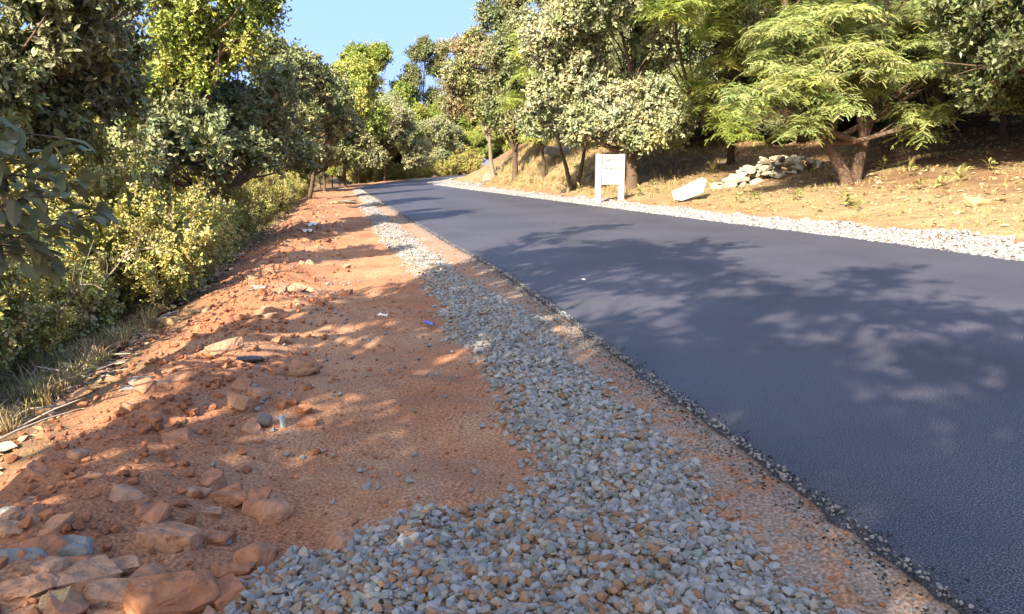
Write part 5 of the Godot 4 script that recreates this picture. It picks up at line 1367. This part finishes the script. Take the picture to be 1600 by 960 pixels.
func build_shrubs() -> void:
	var protos: Array = []
	for v in 5:
		var o := Node3D.new()
		var stems := Shape.new()
		var where: Array = [[], []]; var cols: Array = [[], []]
		for k in 46:
			var a := rr(0, TAU)
			var out := rr(0.1, 0.95)
			var top := Vector3(cos(a) * out, rr(1.0, 2.0) - out * 0.35, sin(a) * out)
			var foot := Vector3(top.x * 0.3, -0.1, top.z * 0.3)
			stems.tube(bent(foot, top, 0.08, 5), taper(0.010, 0.003, 5), 4)
			for m in 9:
				var f := rr(0.35, 1.04)
				var at: Vector3 = foot.lerp(top, f) + rdir() * 0.11
				var w := rng.randi() % 2
				where[w].append(Transform3D(frame_along(((top - foot).normalized() + rdir() * 0.6).normalized(), rr(0, TAU)).scaled(Vector3.ONE * rr(0.38, 0.66)), at))
				cols[w].append(shade_of(PALETTE.shrub[rng.randi() % 3], 0.2))
		obj("stems", stems.done(), mat.twig, o)
		for w in 2: many("leaves", leaves.shrub[w], mat.leaf, where[w], cols[w], o)
		protos.append(o)
	for f in SHRUBS:      # x, d, height, spread, label, group
		var o: Node3D = protos[rng.randi() % 5].duplicate()
		o.name = numbered("shrub"); add_child(o)
		o.transform = Transform3D(Basis(Vector3.UP, rr(0, TAU)).scaled(Vector3(f[3], f[2], f[3])), spot(f[0], f[1]))
		tag(o, f[4], "shrub", f[5])
	for p in protos: p.free()
	# low green plants on the dry verge
	var plants: Array = []
	for v in 3:
		var o := Node3D.new()
		var s := Shape.new()
		for k in 16:
			var dir := (Vector3.UP * rr(0.3, 1.2) + rdir()).normalized()
			leaf(s, Vector3(0, rr(0.0, 0.14), 0) + dir * 0.05, dir, (Vector3.UP + rdir() * 0.4).normalized(), rr(0.08, 0.18), rr(0.04, 0.07), shade_of(Color(0.22, 0.22, 0.07), 0.25))
		obj("leaves", s.done(), mat.leaf, o)
		var st := Shape.new()
		st.tube([Vector3(0, -0.05, 0), Vector3(0.01, 0.10, 0), Vector3(0, 0.2, 0.01)], [0.008, 0.006, 0.004], 5)
		obj("stem", st.done(), mat.twig, o)
		plants.append(o)
	for f in PLANTS:      # x, d, size, label, group
		var o: Node3D = plants[rng.randi() % 3].duplicate()
		o.name = numbered("verge_plant"); add_child(o)
		o.transform = Transform3D(Basis(Vector3.UP, rr(0, TAU)).scaled(Vector3(1, rr(0.9, 1.5), 1) * f[2]), spot(f[0], f[1]))
		tag(o, f[3], "plant", f[4])
	for p in plants: p.free()
	# bare dry boughs arching out of the thicket
	for k in BOUGHS:      # x, d, rise, lean x, lean d, label
		var s := Shape.new()
		var e := Vector3(k[3], k[2], -k[4])
		var p: Array = []
		for j in 8:
			var f := j / 7.0
			p.append(Vector3(e.x * f, e.y * sin(f * 1.9) / sin(1.9), e.z * f) + rdir() * 0.02)
		s.tube(p, taper(0.014, 0.004, 7), 6)
		for j in [3, 4, 5, 6]:
			s.tube(bent(p[j], p[j] + Vector3(rr(-0.3, 0.3), rr(0.1, 0.4), rr(-0.3, 0.3)), 0.1, 3), taper(0.006, 0.002, 3), 4)
		var o := obj("dry_bough", s.done(), mat.pale_bark)
		o.position = spot(k[0], k[1], -0.05)
		tag(o, k[5], "branch", "bare boughs in the thicket")

# ---------------------------------------------------------------- dry grass and fallen leaves
func build_floor_cover() -> void:
	var s := Shape.new()
	leaf(s, Vector3(0, 0.03, 0), Vector3(0.3, 0.0, -1).normalized(), Vector3(0.2, 1, 0.1), 1.0, 0.55, Color.WHITE)
	var dry_leaf := s.done()
	var where: Array = []; var cols: Array = []
	for k in 26000:
		var left := k % 5 < 2
		var x := 0.0; var d := 0.0
		if left:
			d = 1.5 + 30.0 * pow(rng.randf(), 1.5); x = 1.5 - 0.22 * d - rr(3.5, 7.5)
		else:
			d = rr(10.0, 48.0); x = 7.8 - 0.22 * d + 1.2 + 26.0 * pow(rng.randf(), 0.8)
			if across(x, d) < HALF + 1.2 + 1.8 * rng.randf(): continue
		var size := rr(0.07, 0.17)
		var c: Color = [Color(0.34, 0.22, 0.12), Color(0.26, 0.15, 0.08), Color(0.45, 0.32, 0.18), Color(0.38, 0.22, 0.11)][rng.randi() % 4]
		where.append(Transform3D(Basis.from_euler(Vector3(rr(-0.5, 0.5), rr(0, TAU), rr(-0.6, 0.6))).scaled(Vector3.ONE * size), spot(x, d, rr(0.0, 0.03))))
		cols.append(shade_of(c, 0.25))
	tag(many("fallen_leaves", dry_leaf, mat.dry, where, cols), "dry brown leaves fallen over the forest floor and verge", "leaves", "", "stuff")
	s = Shape.new()
	for k in 26:
		var a := rr(0, TAU); var lean := rr(0.1, 0.75)
		var foot := Vector3(rr(-0.1, 0.1), -0.03, rr(-0.1, 0.1))
		var h := rr(0.5, 1.0)
		var out := Vector3(cos(a), 0, sin(a))
		var side := Vector3(-sin(a), 0, cos(a)) * 0.011
		var m := foot + Vector3(0, h * 0.6, 0) + out * lean * 0.25
		var tip := foot + Vector3(0, h * (1.0 - lean * 0.35), 0) + out * lean * 0.75
		var c := shade_of(Color(1, 1, 1) * 0.8, 0.2)
		s.quad(foot - side, foot + side, m + side * 0.7, m - side * 0.7, c)
		s.tri(m - side * 0.7, m + side * 0.7, tip, c)
	var tuft := s.done()
	where = []; cols = []
	for k in 15000:
		var x := 0.0; var d := 0.0; var h := rr(0.10, 0.28)
		if k % 9 < 2:
			d = 2.5 + 32.0 * pow(rng.randf(), 1.4); x = 1.5 - 0.22 * d - rr(3.7, 6.5)
			h = rr(0.12, 0.34)
		elif k % 9 < 5:
			x = rng.randfn(4.0, 4.5); d = rng.randfn(47.0, 7.0); h = rr(0.18, 0.5)
			if across(x, d) < HALF + 1.6: continue
		else:
			d = rr(9.0, 40.0); x = 7.8 - 0.22 * d + 1.0 + 12.0 * rng.randf()
			if across(x, d) < HALF + 1.3: continue
			if n1.get_noise_2d(x * 0.5, d * 0.5 + 7) < -0.05: continue
			h = rr(0.05, 0.18)
		var c: Color = [Color(0.42, 0.32, 0.15), Color(0.37, 0.27, 0.12), Color(0.46, 0.37, 0.19), Color(0.32, 0.29, 0.11)][rng.randi() % 4]
		where.append(Transform3D(Basis.from_euler(Vector3(rr(-0.2, 0.2), rr(0, TAU), rr(-0.2, 0.2))).scaled(Vector3(h * 1.2, h, h * 1.2)), spot(x, d)))
		cols.append(shade_of(c, 0.15))
	tag(many("dry_grass", tuft, mat.dry, where, cols), "straw-coloured dry grass on the bank and along the thicket's foot", "grass", "", "stuff")
	# twigs lying under the thicket
	s = Shape.new()
	s.tube([Vector3(-0.5, 0, 0), Vector3(-0.1, 0.05, 0.04), Vector3(0.2, 0.02, -0.03), Vector3(0.5, 0.0, 0.02)], [0.012, 0.011, 0.009, 0.004], 5)
	var stick := s.done()
	where = []; cols = []
	for k in 1100:
		var d := 2.5 + 22.0 * pow(rng.randf(), 1.6); var x := 1.5 - 0.22 * d - rr(3.6, 6.5)
		where.append(Transform3D(Basis.from_euler(Vector3(0, rr(0, TAU), rr(-0.35, 0.35))).scaled(Vector3.ONE * rr(0.2, 0.7)), spot(x, d, 0.03)))
		cols.append(shade_of(Color(0.30, 0.24, 0.17), 0.3))
	tag(many("fallen_twigs", stick, mat.dry, where, cols), "thin dry twigs lying under the thicket", "twigs", "", "stuff")

# ---------------------------------------------------------------- things dropped on the shoulder
func crumple(size: Vector3, sd: float) -> ArrayMesh:
	var s := Shape.new()
	var pts: Array = []
	for j in 6:
		for k in 6:
			var u := k / 5.0 - 0.5; var v := j / 5.0 - 0.5
			pts.append(Vector3(u * size.x * (1.0 + 0.4 * n1.get_noise_2d(v * 4.0 + sd, 3.0)), (0.5 + n1.get_noise_2d(u * 4.0 + sd, v * 4.0)) * size.y, v * size.z * (1.0 + 0.4 * n1.get_noise_2d(u * 4.0 + sd, 9.0))))
	for j in 5:
		for k in 5:
			var a := j * 6 + k
			s.quad(pts[a], pts[a + 1], pts[a + 7], pts[a + 6])
	return s.done()

func plain(c: Color, roughness: float) -> StandardMaterial3D:
	var m := StandardMaterial3D.new(); m.albedo_color = c.linear_to_srgb(); m.roughness = roughness
	m.cull_mode = BaseMaterial3D.CULL_DISABLED
	return m

func lathe(profile: Array, sides: int, from := 0.0, to := TAU) -> ArrayMesh:
	var s := Shape.new()
	for j in profile.size() - 1:
		for k in sides:
			var a := lerpf(from, to, float(k) / sides); var b := lerpf(from, to, float(k + 1) / sides)
			var p: Vector2 = profile[j]; var q: Vector2 = profile[j + 1]
			s.quad(Vector3(p.x * cos(a), p.y, p.x * sin(a)), Vector3(p.x * cos(b), p.y, p.x * sin(b)), Vector3(q.x * cos(b), q.y, q.x * sin(b)), Vector3(q.x * cos(a), q.y, q.x * sin(a)))
	return s.done()

func build_litter() -> void:
	for w in WRAPPERS:      # x, d, size, colour, label
		var o := obj("wrapper", crumple(Vector3(w[2], w[2] * 0.35, w[2] * 0.6), w[0] * 9.0), plain(w[3], 0.35))
		o.position = spot(w[0], w[1], 0.03); o.rotation.y = w[0] * 5.0
		tag(o, w[4], "wrapper")
	# squashed black bottle
	var t := thing("bottle", spot(BOTTLE[0], BOTTLE[1], 0.045), 0.12, "squashed black plastic bottle lying on the red shoulder", "bottle")
	var turned := Basis.from_euler(Vector3(0, 0, -PI / 2 + 0.05)) * Basis.from_scale(Vector3(0.75, 1, 1.0))
	var body := obj("body", lathe([Vector2(0.0, -0.13), Vector2(0.034, -0.128), Vector2(0.04, -0.11), Vector2(0.037, -0.05), Vector2(0.041, -0.02), Vector2(0.036, 0.03), Vector2(0.026, 0.065), Vector2(0.014, 0.09), Vector2(0.013, 0.112)], 14), plain(Color(0.02, 0.02, 0.026), 0.3), t)
	body.transform.basis = turned
	var cap := obj("cap", lathe([Vector2(0.016, 0.106), Vector2(0.017, 0.128), Vector2(0.0, 0.130)], 12), plain(Color(0.03, 0.03, 0.035), 0.45), t)
	cap.transform.basis = turned
	# broken pot and glass
	t = thing("pot_shard", spot(SHARD[0], SHARD[1], 0.02), 0.5, "curved grey shard of a broken pot lying among red rocks", "shard")
	var sh := obj("wall", lathe([Vector2(0.045, -0.07), Vector2(0.062, -0.04), Vector2(0.066, 0.0), Vector2(0.060, 0.05), Vector2(0.052, 0.07), Vector2(0.046, 0.07), Vector2(0.054, 0.05), Vector2(0.060, 0.0), Vector2(0.056, -0.04), Vector2(0.045, -0.07)], 10, 0.3, 3.6), plain(Color(0.13, 0.115, 0.10), 0.7), t)
	sh.transform = Transform3D(Basis.from_euler(Vector3(0.2, 0, 1.2)).scaled(Vector3.ONE * 0.7), Vector3(0, 0.04, 0))
	var gl := obj("glass_shard", lathe([Vector2(0.028, -0.04), Vector2(0.03, 0.04), Vector2(0.026, 0.04), Vector2(0.024, -0.04), Vector2(0.028, -0.04)], 6, 0.0, 1.9), plain(Color(0.35, 0.45, 0.42), 0.15))
	gl.transform = Transform3D(Basis.from_euler(Vector3(0.2, 0.5, 0.1)), spot(SHARD[0] + 0.10, SHARD[1] + 0.02, 0.05))
	tag(gl, "small pale green glass shard next to the broken pot", "shard")
